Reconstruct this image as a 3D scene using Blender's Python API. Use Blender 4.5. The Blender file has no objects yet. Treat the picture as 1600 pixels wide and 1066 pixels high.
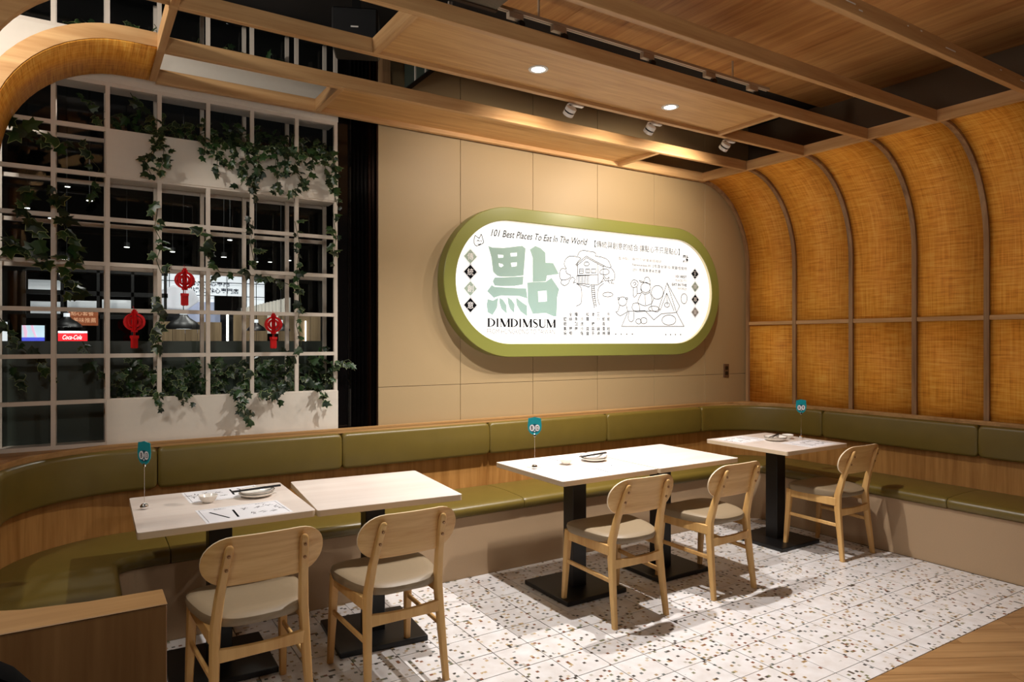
import bpy, bmesh, math, random
from mathutils import Vector, Matrix
R = math.radians
WORLD = .02
FILL = ((-.1, 1.45, 2.2, 24), (1.3, -.5, 2.35, 36))
LEFT_LAMP = 62
DOWN = 255
SPOT = (28, 26, 66)
SIGN_E = .78
DCOL = (1, .97, .945)
BIG=[[(-1.017,0.255),(-0.982,0.246),(-0.887,0.25),(-0.725,0.278),(-0.696,0.26),(-0.704,0.163),(-0.714,0.059),(-0.795,0.047),(-0.904,0.04),(-0.941,0.044),(-0.976,0.072),(-0.99,0.174)],[(-0.963,0.031),(-0.904,0.034),(-0.714,0.051),(-0.72,-0.009),(-0.79,-0.022),(-0.9,-0.028),(-0.963,-0.027),(-0.979,0.003)],[(-1.026,-0.07),(-0.988,-0.024),(-0.968,-0.036),(-0.893,-0.038),(-0.79,-0.038),(-0.69,-0.037),(-0.679,-0.111),(-0.749,-0.095),(-0.91,-0.097),(-0.971,-0.115)],[(-1.021,-0.127),(-0.977,-0.137),(-0.934,-0.114),(-0.943,-0.186),(-0.982,-0.24),(-1.021,-0.221),(-1.029,-0.169)],[(-0.923,-0.114),(-0.893,-0.127),(-0.864,-0.165),(-0.859,-0.227),(-0.904,-0.195),(-0.923,-0.147)],[(-0.853,-0.107),(-0.819,-0.125),(-0.792,-0.158),(-0.796,-0.221),(-0.83,-0.193),(-0.847,-0.155)],[(-0.778,-0.109),(-0.726,-0.142),(-0.682,-0.165),(-0.681,-0.243),(-0.738,-0.21),(-0.773,-0.162)],[(-0.657,0.255),(-0.607,0.286),(-0.558,0.272),(-0.516,0.243),(-0.512,0.165),(-0.442,0.167),(-0.388,0.087),(-0.5,0.069),(-0.51,0.025),(-0.631,0.014),(-0.631,0.198)]]
RING=[(-0.679,0.008),(-0.583,0.016),(-0.51,0.021),(-0.458,0.053),(-0.386,-0.03),(-0.404,-0.091),(-0.411,-0.238),(-0.436,-0.239),(-0.51,-0.215),(-0.631,-0.223),(-0.673,-0.14)]
RHOLE=[(-0.583,-0.053),(-0.504,-0.045),(-0.5,-0.127),(-0.578,-0.135)]
HOLES=[[(-0.937,0.199),(-0.889,0.198),(-0.891,0.179),(-0.932,0.174)],[(-0.93,0.138),(-0.896,0.132),(-0.887,0.121),(-0.909,0.107),(-0.925,0.115)],[(-0.83,0.216),(-0.772,0.225),(-0.772,0.198),(-0.825,0.191)],[(-0.825,0.146),(-0.772,0.153),(-0.774,0.124),(-0.818,0.116)]]
LINES=[[(-0.207,0.239),(-0.203,0.248),(-0.196,0.26),(-0.188,0.27),(-0.177,0.277),(-0.165,0.282),(-0.15,0.285),(-0.135,0.285),(-0.117,0.283),(-0.1,0.281),(-0.082,0.281),(-0.064,0.281),(-0.049,0.28),(-0.037,0.276),(-0.028,0.272),(-0.023,0.266),(-0.023,0.259),(-0.027,0.252),(-0.029,0.246)],[(-0.318,0.134),(-0.323,0.141),(-0.331,0.151),(-0.336,0.163),(-0.335,0.175),(-0.331,0.19),(-0.324,0.202),(-0.314,0.213),(-0.301,0.222),(-0.287,0.229),(-0.272,0.232),(-0.256,0.233),(-0.238,0.232),(-0.215,0.231),(-0.19,0.227),(-0.176,0.222),(-0.18,0.212),(-0.194,0.201),(-0.207,0.19),(-0.213,0.179),(-0.217,0.167),(-0.219,0.16)],[(-0.318,0.13),(-0.331,0.13),(-0.351,0.131),(-0.366,0.127),(-0.375,0.115),(-0.38,0.098),(-0.382,0.082),(-0.38,0.068),(-0.375,0.054),(-0.366,0.044),(-0.352,0.042),(-0.334,0.043),(-0.318,0.047),(-0.304,0.051),(-0.291,0.057),(-0.281,0.063),(-0.275,0.07),(-0.273,0.077),(-0.275,0.083),(-0.285,0.087),(-0.3,0.091),(-0.312,0.096),(-0.317,0.104),(-0.32,0.113),(-0.321,0.12)],[(-0.36,0.045),(-0.363,0.036),(-0.367,0.025),(-0.366,0.015),(-0.357,0.008),(-0.344,0.002),(-0.33,0.0),(-0.317,0.005),(-0.303,0.014),(-0.293,0.023),(-0.289,0.032),(-0.288,0.042),(-0.287,0.048)],[(-0.023,0.246),(-0.01,0.247),(0.009,0.246),(0.029,0.245),(0.051,0.241),(0.075,0.236),(0.095,0.229),(0.107,0.22),(0.115,0.21),(0.121,0.2),(0.128,0.187),(0.134,0.174),(0.134,0.165),(0.125,0.163),(0.11,0.165),(0.094,0.168),(0.08,0.17),(0.065,0.173),(0.055,0.176)],[(0.134,0.165),(0.144,0.156),(0.157,0.144),(0.168,0.131),(0.173,0.118),(0.174,0.104),(0.174,0.09),(0.171,0.078),(0.165,0.067),(0.161,0.059)],[(0.029,0.139),(0.035,0.142),(0.044,0.147),(0.055,0.15),(0.07,0.151),(0.087,0.151),(0.101,0.148),(0.11,0.141),(0.114,0.132),(0.114,0.123),(0.107,0.116),(0.095,0.11),(0.081,0.106),(0.064,0.105),(0.044,0.106),(0.029,0.109),(0.021,0.112),(0.017,0.118),(0.016,0.123),(0.019,0.129),(0.024,0.135),(0.029,0.139)],[(0.061,0.095),(0.068,0.087),(0.078,0.077),(0.088,0.071),(0.098,0.075),(0.108,0.084),(0.114,0.088),(0.112,0.079),(0.107,0.065),(0.108,0.057),(0.122,0.059),(0.141,0.066),(0.154,0.069),(0.15,0.062),(0.139,0.051),(0.134,0.043),(0.142,0.04),(0.157,0.039),(0.167,0.039)],[(0.055,0.085),(0.06,0.076),(0.067,0.063),(0.075,0.055),(0.081,0.056),(0.087,0.06),(0.094,0.061),(0.104,0.054),(0.114,0.044),(0.121,0.037)],[(-0.281,0.048),(-0.275,0.055),(-0.266,0.064),(-0.256,0.069),(-0.247,0.066),(-0.237,0.059),(-0.232,0.051),(-0.236,0.042),(-0.246,0.032),(-0.25,0.025),(-0.244,0.025),(-0.234,0.029),(-0.226,0.031)],[(-0.201,0.013),(-0.192,0.007),(-0.179,-0.001),(-0.17,-0.016),(-0.166,-0.04),(-0.165,-0.069),(-0.166,-0.095),(-0.167,-0.112),(-0.17,-0.124),(-0.176,-0.135),(-0.19,-0.144),(-0.207,-0.151),(-0.22,-0.155)],[(0.055,0.034),(0.04,0.024),(0.018,0.01),(0.003,-0.009),(-0.004,-0.034),(-0.005,-0.063),(-0.004,-0.089),(0.001,-0.11),(0.009,-0.127),(0.015,-0.139)],[(0.154,-0.052),(0.153,-0.054),(0.15,-0.058),(0.147,-0.061),(0.141,-0.064),(0.135,-0.066),(0.127,-0.068),(0.119,-0.07),(0.11,-0.071),(0.101,-0.072),(0.092,-0.072),(0.083,-0.071),(0.074,-0.07),(0.067,-0.069),(0.06,-0.067),(0.055,-0.064),(0.051,-0.061),(0.049,-0.058),(0.048,-0.055),(0.049,-0.052),(0.051,-0.049),(0.055,-0.046),(0.06,-0.043),(0.067,-0.041),(0.074,-0.039),(0.083,-0.037),(0.092,-0.036),(0.101,-0.035),(0.11,-0.035),(0.119,-0.036),(0.127,-0.037),(0.135,-0.038),(0.141,-0.04),(0.147,-0.043),(0.15,-0.046),(0.153,-0.049),(0.154,-0.052)],[(-0.091,0.182),(-0.092,0.18),(-0.093,0.177),(-0.094,0.174),(-0.097,0.172),(-0.1,0.169),(-0.104,0.168),(-0.108,0.166),(-0.112,0.165),(-0.116,0.165),(-0.121,0.165),(-0.125,0.165),(-0.129,0.166),(-0.133,0.167),(-0.136,0.169),(-0.138,0.171),(-0.14,0.174),(-0.141,0.176),(-0.142,0.179),(-0.141,0.182),(-0.14,0.185),(-0.138,0.187),(-0.136,0.19),(-0.133,0.192),(-0.129,0.194),(-0.125,0.195),(-0.121,0.196),(-0.116,0.196),(-0.112,0.196),(-0.108,0.196),(-0.104,0.195),(-0.1,0.194),(-0.097,0.192),(-0.094,0.19),(-0.093,0.187),(-0.092,0.184),(-0.091,0.182)],[(0.443,0.077),(0.457,0.074),(0.476,0.069),(0.492,0.069),(0.499,0.078),(0.502,0.091),(0.507,0.102),(0.517,0.107),(0.531,0.11),(0.542,0.109),(0.551,0.101),(0.559,0.089),(0.564,0.078),(0.566,0.068),(0.565,0.058),(0.564,0.051)],[(0.443,0.077),(0.447,0.072),(0.453,0.065),(0.461,0.06),(0.471,0.06),(0.483,0.062),(0.499,0.062),(0.523,0.059),(0.551,0.053),(0.571,0.05)],[(0.568,0.023),(0.567,0.017),(0.565,0.009),(0.561,0.001),(0.555,-0.005),(0.549,-0.011),(0.541,-0.015),(0.532,-0.018),(0.523,-0.021),(0.514,-0.022),(0.504,-0.021),(0.495,-0.02),(0.486,-0.017),(0.479,-0.013),(0.472,-0.008),(0.467,-0.002),(0.463,0.004),(0.46,0.011),(0.46,0.018),(0.46,0.026),(0.463,0.033),(0.467,0.04),(0.472,0.046),(0.479,0.051),(0.487,0.056),(0.495,0.059),(0.504,0.062),(0.514,0.063),(0.523,0.063),(0.532,0.061),(0.541,0.058),(0.549,0.055),(0.555,0.049),(0.561,0.044),(0.565,0.036),(0.567,0.028),(0.568,0.023)],[(0.457,0.01),(0.46,0.001),(0.464,-0.011),(0.471,-0.021),(0.481,-0.028),(0.493,-0.034),(0.506,-0.036),(0.524,-0.033),(0.542,-0.027),(0.557,-0.018),(0.563,-0.004),(0.566,0.013),(0.567,0.025)],[(0.345,0.047),(0.353,0.057),(0.365,0.071),(0.379,0.08),(0.397,0.078),(0.416,0.071),(0.428,0.061),(0.43,0.049),(0.424,0.035),(0.414,0.024),(0.4,0.018),(0.381,0.015),(0.365,0.017),(0.356,0.025),(0.349,0.038),(0.345,0.047)],[(0.372,0.048),(0.377,0.053),(0.384,0.059),(0.391,0.061),(0.397,0.058),(0.403,0.051),(0.405,0.044),(0.399,0.04),(0.389,0.036),(0.382,0.033)],[(0.377,0.015),(0.375,-0.002),(0.373,-0.026),(0.374,-0.046),(0.377,-0.057),(0.383,-0.063),(0.39,-0.064),(0.4,-0.058),(0.411,-0.047),(0.419,-0.034),(0.419,-0.016),(0.417,0.004),(0.414,0.019)],[(0.419,-0.034),(0.427,-0.033),(0.438,-0.032),(0.45,-0.03),(0.459,-0.027),(0.469,-0.024),(0.475,-0.021)],[(0.464,-0.032),(0.453,-0.048),(0.438,-0.071),(0.428,-0.091),(0.428,-0.106),(0.432,-0.119),(0.435,-0.128)],[(0.561,-0.018),(0.569,-0.031),(0.58,-0.051),(0.587,-0.07),(0.586,-0.09),(0.582,-0.11),(0.578,-0.124)],[(0.372,-0.119),(0.384,-0.116),(0.4,-0.113),(0.421,-0.112),(0.447,-0.119),(0.478,-0.129),(0.506,-0.134),(0.534,-0.129),(0.56,-0.12),(0.578,-0.113)],[(0.372,-0.119),(0.368,-0.129),(0.363,-0.143),(0.362,-0.156),(0.369,-0.166),(0.38,-0.176),(0.396,-0.183),(0.419,-0.185),(0.447,-0.183),(0.478,-0.181),(0.513,-0.179),(0.551,-0.177),(0.578,-0.175)],[(0.719,-0.012),(0.717,-0.02),(0.714,-0.031),(0.71,-0.041),(0.703,-0.05),(0.694,-0.057),(0.684,-0.063),(0.673,-0.068),(0.66,-0.071),(0.648,-0.072),(0.636,-0.072),(0.624,-0.07),(0.613,-0.066),(0.603,-0.06),(0.595,-0.053),(0.588,-0.046),(0.583,-0.037),(0.579,-0.027),(0.578,-0.017),(0.58,-0.007),(0.583,0.003),(0.588,0.012),(0.595,0.02),(0.603,0.028),(0.613,0.034),(0.624,0.039),(0.636,0.042),(0.648,0.043),(0.661,0.043),(0.673,0.041),(0.684,0.037),(0.694,0.032),(0.703,0.025),(0.71,0.017),(0.715,0.007),(0.717,-0.004),(0.719,-0.012)],[(0.607,-0.069),(0.598,-0.084),(0.586,-0.104),(0.578,-0.124),(0.579,-0.141),(0.585,-0.158),(0.596,-0.171),(0.612,-0.178),(0.633,-0.181),(0.651,-0.18),(0.664,-0.173),(0.674,-0.161),(0.681,-0.153)],[(0.669,-0.153),(0.667,-0.156),(0.665,-0.16),(0.66,-0.164),(0.654,-0.167),(0.647,-0.17),(0.638,-0.173),(0.628,-0.174),(0.618,-0.176),(0.607,-0.176),(0.597,-0.176),(0.586,-0.175),(0.577,-0.174),(0.568,-0.172),(0.561,-0.17),(0.555,-0.167),(0.55,-0.163),(0.547,-0.16),(0.546,-0.156),(0.547,-0.153),(0.55,-0.149),(0.555,-0.145),(0.561,-0.142),(0.568,-0.139),(0.577,-0.137),(0.586,-0.135),(0.597,-0.134),(0.607,-0.133),(0.618,-0.134),(0.628,-0.134),(0.638,-0.135),(0.647,-0.137),(0.654,-0.14),(0.661,-0.143),(0.665,-0.146),(0.667,-0.15),(0.669,-0.153)],[(0.304,-0.102),(0.303,-0.107),(0.301,-0.114),(0.298,-0.121),(0.293,-0.126),(0.288,-0.131),(0.281,-0.135),(0.274,-0.138),(0.266,-0.14),(0.258,-0.141),(0.25,-0.14),(0.242,-0.139),(0.235,-0.136),(0.228,-0.133),(0.222,-0.128),(0.218,-0.123),(0.215,-0.118),(0.212,-0.111),(0.212,-0.105),(0.212,-0.099),(0.215,-0.092),(0.218,-0.086),(0.222,-0.081),(0.228,-0.076),(0.235,-0.072),(0.242,-0.069),(0.25,-0.067),(0.258,-0.066),(0.266,-0.067),(0.274,-0.068),(0.281,-0.071),(0.288,-0.074),(0.294,-0.079),(0.298,-0.084),(0.301,-0.09),(0.303,-0.097),(0.304,-0.102)],[(0.225,-0.082),(0.225,-0.083),(0.225,-0.085),(0.224,-0.086),(0.223,-0.087),(0.221,-0.088),(0.22,-0.089),(0.218,-0.09),(0.216,-0.09),(0.214,-0.09),(0.213,-0.09),(0.211,-0.09),(0.209,-0.09),(0.207,-0.089),(0.206,-0.088),(0.205,-0.087),(0.204,-0.085),(0.204,-0.084),(0.204,-0.083),(0.204,-0.081),(0.204,-0.08),(0.205,-0.078),(0.206,-0.077),(0.207,-0.076),(0.209,-0.075),(0.211,-0.075),(0.213,-0.074),(0.214,-0.074),(0.216,-0.074),(0.218,-0.074),(0.22,-0.075),(0.221,-0.076),(0.223,-0.077),(0.224,-0.078),(0.225,-0.079),(0.225,-0.081),(0.225,-0.082)],[(0.314,-0.079),(0.314,-0.08),(0.313,-0.082),(0.313,-0.083),(0.311,-0.084),(0.31,-0.085),(0.309,-0.086),(0.307,-0.087),(0.305,-0.087),(0.303,-0.088),(0.301,-0.088),(0.299,-0.087),(0.298,-0.087),(0.296,-0.086),(0.295,-0.085),(0.294,-0.084),(0.293,-0.083),(0.292,-0.081),(0.292,-0.08),(0.292,-0.078),(0.293,-0.077),(0.294,-0.076),(0.295,-0.074),(0.296,-0.073),(0.298,-0.072),(0.299,-0.072),(0.301,-0.071),(0.303,-0.071),(0.305,-0.071),(0.307,-0.071),(0.309,-0.072),(0.31,-0.073),(0.311,-0.074),(0.313,-0.075),(0.313,-0.076),(0.314,-0.078),(0.314,-0.079)],[(0.228,-0.138),(0.223,-0.152),(0.215,-0.171),(0.208,-0.185),(0.199,-0.189),(0.19,-0.189),(0.187,-0.191),(0.196,-0.201),(0.211,-0.213),(0.228,-0.221),(0.244,-0.219),(0.26,-0.212),(0.275,-0.204),(0.29,-0.198),(0.302,-0.192),(0.31,-0.183),(0.309,-0.167),(0.303,-0.149),(0.299,-0.136)],[(0.326,-0.188),(0.324,-0.204),(0.32,-0.226),(0.321,-0.245),(0.328,-0.258),(0.34,-0.267),(0.351,-0.27),(0.363,-0.267),(0.374,-0.257),(0.382,-0.244),(0.383,-0.225),(0.381,-0.203),(0.379,-0.186)],[(0.466,-0.264),(0.465,-0.266),(0.464,-0.27),(0.462,-0.274),(0.459,-0.277),(0.455,-0.28),(0.451,-0.282),(0.446,-0.284),(0.44,-0.285),(0.435,-0.285),(0.43,-0.285),(0.424,-0.284),(0.42,-0.282),(0.415,-0.28),(0.411,-0.278),(0.408,-0.275),(0.406,-0.272),(0.405,-0.268),(0.404,-0.264),(0.405,-0.261),(0.406,-0.257),(0.408,-0.254),(0.411,-0.251),(0.415,-0.248),(0.42,-0.246),(0.425,-0.244),(0.43,-0.243),(0.435,-0.243),(0.44,-0.243),(0.446,-0.244),(0.451,-0.246),(0.455,-0.248),(0.459,-0.25),(0.462,-0.253),(0.464,-0.257),(0.465,-0.261),(0.466,-0.264)],[(0.529,-0.257),(0.528,-0.261),(0.527,-0.266),(0.524,-0.27),(0.52,-0.274),(0.516,-0.277),(0.51,-0.28),(0.505,-0.281),(0.498,-0.283),(0.492,-0.283),(0.485,-0.283),(0.479,-0.282),(0.473,-0.28),(0.468,-0.278),(0.464,-0.274),(0.46,-0.271),(0.457,-0.267),(0.456,-0.263),(0.455,-0.258),(0.456,-0.254),(0.457,-0.25),(0.46,-0.246),(0.464,-0.242),(0.468,-0.239),(0.473,-0.236),(0.479,-0.234),(0.486,-0.233),(0.492,-0.233),(0.498,-0.233),(0.505,-0.234),(0.51,-0.236),(0.516,-0.238),(0.52,-0.241),(0.524,-0.245),(0.527,-0.249),(0.528,-0.254),(0.529,-0.257)],[(0.868,-0.247),(0.866,-0.253),(0.863,-0.261),(0.857,-0.269),(0.849,-0.275),(0.838,-0.281),(0.826,-0.285),(0.813,-0.288),(0.799,-0.29),(0.785,-0.291),(0.771,-0.291),(0.756,-0.289),(0.744,-0.286),(0.732,-0.282),(0.722,-0.277),(0.714,-0.271),(0.708,-0.264),(0.704,-0.257),(0.703,-0.249),(0.704,-0.242),(0.708,-0.234),(0.714,-0.228),(0.722,-0.221),(0.732,-0.216),(0.744,-0.211),(0.757,-0.208),(0.771,-0.206),(0.785,-0.205),(0.799,-0.205),(0.813,-0.207),(0.826,-0.21),(0.838,-0.214),(0.849,-0.219),(0.857,-0.225),(0.863,-0.233),(0.866,-0.241),(0.868,-0.247)],[(0.792,-0.118),(0.792,-0.12),(0.79,-0.124),(0.788,-0.128),(0.785,-0.13),(0.782,-0.133),(0.777,-0.135),(0.773,-0.136),(0.768,-0.138),(0.762,-0.138),(0.757,-0.138),(0.752,-0.137),(0.747,-0.136),(0.743,-0.134),(0.739,-0.132),(0.737,-0.129),(0.734,-0.126),(0.733,-0.123),(0.733,-0.119),(0.733,-0.116),(0.734,-0.113),(0.737,-0.109),(0.74,-0.107),(0.743,-0.104),(0.747,-0.102),(0.752,-0.101),(0.757,-0.099),(0.762,-0.099),(0.768,-0.099),(0.773,-0.1),(0.777,-0.101),(0.782,-0.103),(0.785,-0.105),(0.788,-0.108),(0.79,-0.111),(0.792,-0.115),(0.792,-0.118)],[(1.006,-0.056),(1.005,-0.062),(1.004,-0.071),(1.001,-0.079),(0.997,-0.085),(0.993,-0.091),(0.987,-0.095),(0.981,-0.099),(0.975,-0.101),(0.969,-0.102),(0.962,-0.101),(0.956,-0.099),(0.95,-0.096),(0.945,-0.092),(0.94,-0.087),(0.936,-0.081),(0.934,-0.074),(0.932,-0.066),(0.931,-0.059),(0.932,-0.051),(0.934,-0.044),(0.936,-0.037),(0.94,-0.03),(0.945,-0.025),(0.95,-0.02),(0.956,-0.017),(0.962,-0.015),(0.969,-0.014),(0.975,-0.014),(0.982,-0.016),(0.987,-0.019),(0.993,-0.023),(0.997,-0.028),(1.001,-0.034),(1.004,-0.042),(1.005,-0.051),(1.006,-0.056)],[(-0.228,0.167),(-0.119,0.242),(0.068,0.174)],[(-0.216,0.16),(-0.116,0.23),(0.055,0.168)],[(-0.207,0.175),(-0.207,0.086)],[(-0.004,0.187),(0.0,0.032)],[(0.055,0.171),(0.055,0.074),(0.022,0.033)],[(-0.188,0.137),(-0.151,0.139),(-0.151,0.104),(-0.188,0.102),(-0.188,0.137)],[(-0.188,0.12),(-0.151,0.122)],[(-0.125,0.14),(-0.087,0.142),(-0.087,0.112),(-0.125,0.11),(-0.125,0.14)],[(-0.106,0.141),(-0.106,0.111)],[(-0.068,0.143),(-0.023,0.146),(-0.023,0.116),(-0.068,0.113),(-0.068,0.143)],[(-0.219,0.081),(-0.081,0.093)],[(-0.216,0.022),(-0.087,0.02)],[(-0.211,0.082),(-0.21,0.02)],[(-0.194,0.083),(-0.193,0.021)],[(-0.178,0.084),(-0.177,0.022)],[(-0.162,0.085),(-0.161,0.022)],[(-0.146,0.086),(-0.144,0.023)],[(-0.129,0.086),(-0.128,0.024)],[(-0.113,0.087),(-0.112,0.025)],[(-0.096,0.088),(-0.095,0.025)],[(-0.207,0.086),(0.0,0.1)],[(-0.216,0.017),(-0.125,0.006),(-0.094,-0.003),(-0.075,0.018),(-0.004,0.021),(0.055,0.054)],[(-0.068,0.014),(-0.062,-0.071),(-0.036,-0.166)],[(-0.039,0.015),(-0.034,-0.07),(-0.018,-0.155)],[(-0.068,0.004),(-0.037,0.007)],[(-0.066,-0.012),(-0.036,-0.009)],[(-0.063,-0.028),(-0.034,-0.025)],[(-0.061,-0.044),(-0.032,-0.041)],[(-0.058,-0.06),(-0.03,-0.057)],[(-0.056,-0.076),(-0.029,-0.073)],[(-0.053,-0.092),(-0.027,-0.089)],[(-0.05,-0.108),(-0.025,-0.105)],[(-0.048,-0.124),(-0.023,-0.121)],[(-0.045,-0.14),(-0.021,-0.137)],[(0.248,-0.308),(0.317,-0.183),(0.506,-0.173),(0.607,-0.249),(0.695,-0.196),(0.876,-0.181),(0.968,-0.3),(0.248,-0.308)],[(0.658,-0.164),(0.763,0.071),(0.876,-0.181)],[(0.763,0.071),(0.914,-0.125),(0.876,-0.181)],[(0.681,-0.169),(0.758,-0.016),(0.845,-0.165)],[(0.758,-0.016),(0.764,-0.118)],[(0.442,-0.127),(0.447,-0.174)],[(0.506,-0.036),(0.511,-0.125)],[(-1.133,0.287),(-1.131,0.306),(-1.125,0.322),(-1.109,0.313),(-1.091,0.304),(-1.082,0.321),(-1.075,0.336),(-1.068,0.321),(-1.062,0.3),(-1.056,0.287),(-1.054,0.277),(-1.064,0.269),(-1.078,0.261),(-1.096,0.253),(-1.113,0.248),(-1.124,0.253),(-1.132,0.263),(-1.133,0.276),(-1.133,0.287)],[(-1.11,0.282),(-1.106,0.286),(-1.1,0.29),(-1.095,0.287),(-1.091,0.282)],[(-1.081,0.289),(-1.076,0.286),(-1.07,0.284)],[(-1.102,0.262),(-1.097,0.26),(-1.091,0.259),(-1.085,0.263),(-1.081,0.267)]]
DIAL=[(-1.163,0.17),(-1.163,0.061),(-1.163,-0.057),(-1.163,-0.174)]
DIAR=[(1.104,0.165),(1.106,0.051),(1.108,-0.061),(1.106,-0.173)]
DIAD=[(-1.11,0.064),(-1.163,0.111),(1.153,0.168),(1.104,0.208)]
T101=[(-0.995,0.333),(-0.107,0.334),(-0.107,0.383),(-0.995,0.367)]
TCJK=[(-0.037,0.32),(0.913,0.322),(-0.037,0.373),(0.913,0.372)]
TDIM=[(-1.027,-0.327),(-0.415,-0.324),(-1.026,-0.264),(-0.415,-0.265)]
TFROM=[(-1.027,-0.377),(-0.455,-0.374),(-1.027,-0.341)]
GRID=[[(-0.33,-0.222),(-0.275,-0.221),(-0.22,-0.219),(-0.164,-0.218),(-0.107,-0.217),(-0.052,-0.216),(0.002,-0.215),(0.058,-0.214),(0.11,-0.213)],[(-0.33,-0.258),(-0.275,-0.257),(-0.22,-0.256),(-0.164,-0.255),(-0.107,-0.254),(-0.052,-0.253),(0.002,-0.252),(0.058,-0.251),(0.11,-0.25)],[(-0.33,-0.295),(-0.275,-0.294),(-0.22,-0.293),(-0.164,-0.293),(-0.107,-0.292),(-0.052,-0.291),(0.002,-0.29),(0.058,-0.29),(0.11,-0.289)],[(-0.33,-0.334),(-0.275,-0.333),(-0.22,-0.333),(-0.164,-0.332),(-0.107,-0.332),(-0.052,-0.331),(0.002,-0.331),(0.058,-0.33),(0.11,-0.33)],[(-0.33,-0.368),(-0.275,-0.367),(-0.22,-0.367),(-0.164,-0.367),(-0.107,-0.367),(-0.052,-0.366),(0.002,-0.366),(0.058,-0.366),(0.11,-0.365)]]
DOTS=[(0.184,-0.372),(0.244,-0.372),(0.303,-0.372),(0.365,-0.371),(0.747,-0.373),(0.804,-0.373),(0.863,-0.372),(0.926,-0.372)]
TR=[[(0.21,0.244),(0.706,0.248)],[(0.367,0.198),(1.0,0.199)],[(0.366,0.154),(0.69,0.16)],[(0.859,0.131),(1.0,0.135)],[(0.859,0.103),(1.0,0.104)],[(0.82,0.059),(1.0,0.064)],[(0.878,0.032),(1.0,0.03)]]
SEAL=[(0.953,0.258),(1.024,0.257),(0.953,0.325)]
PI = math.pi
random.seed(7)
sc = bpy.context.scene
COL = sc.collection

# ---------------------------------------------------------------- camera, world, exposure
cd = bpy.data.cameras.new('camera')
cd.lens = 24.0; cd.sensor_width = 36.0; cd.clip_start = 0.05; cd.clip_end = 60
cam = bpy.data.objects.new('camera', cd); COL.objects.link(cam)
cam.location = (0, 0, 1.5); cam.rotation_euler = (R(90), 0, R(-32.465))
sc.camera = cam
sc.view_settings.view_transform = 'Standard'; sc.view_settings.look = 'None'
sc.view_settings.exposure = 0.0; sc.view_settings.gamma = 1.0
sc.view_settings.use_curve_mapping = False
wd = bpy.data.worlds.new('world'); sc.world = wd; wd.use_nodes = True
bg = wd.node_tree.nodes['Background']
bg.inputs[0].default_value = (1.0, 0.86, 0.72, 1); bg.inputs[1].default_value = WORLD

def lamp(name, kind, loc, energy, color=(1, .88, .74), size=.05, target=None, spot=150, blend=.4):
    l = bpy.data.lights.new(name, kind); l.energy = energy; l.color = color
    if kind == 'AREA': l.size = size
    else: l.shadow_soft_size = size
    if kind == 'SPOT': l.spot_size = R(spot); l.spot_blend = blend
    o = bpy.data.objects.new(name, l); COL.objects.link(o); o.location = loc
    if target is not None:
        o.rotation_euler = (Vector(target) - Vector(loc)).to_track_quat('-Z', 'Y').to_euler()
    return o
# added fill lights without fixtures, brightening chair backs, beams and ceiling
for x, y, z, e in FILL:
    lamp('unseen_lamp', 'POINT', (x, y, z), e, (1, .95, .89), size=.07)

# lamp of the neighbouring bay, high in the gap above the beams
lamp('unseen_lamp', 'POINT', (-.75, 3.30, 3.12), LEFT_LAMP, (1, .93, .85), size=.05)

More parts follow.
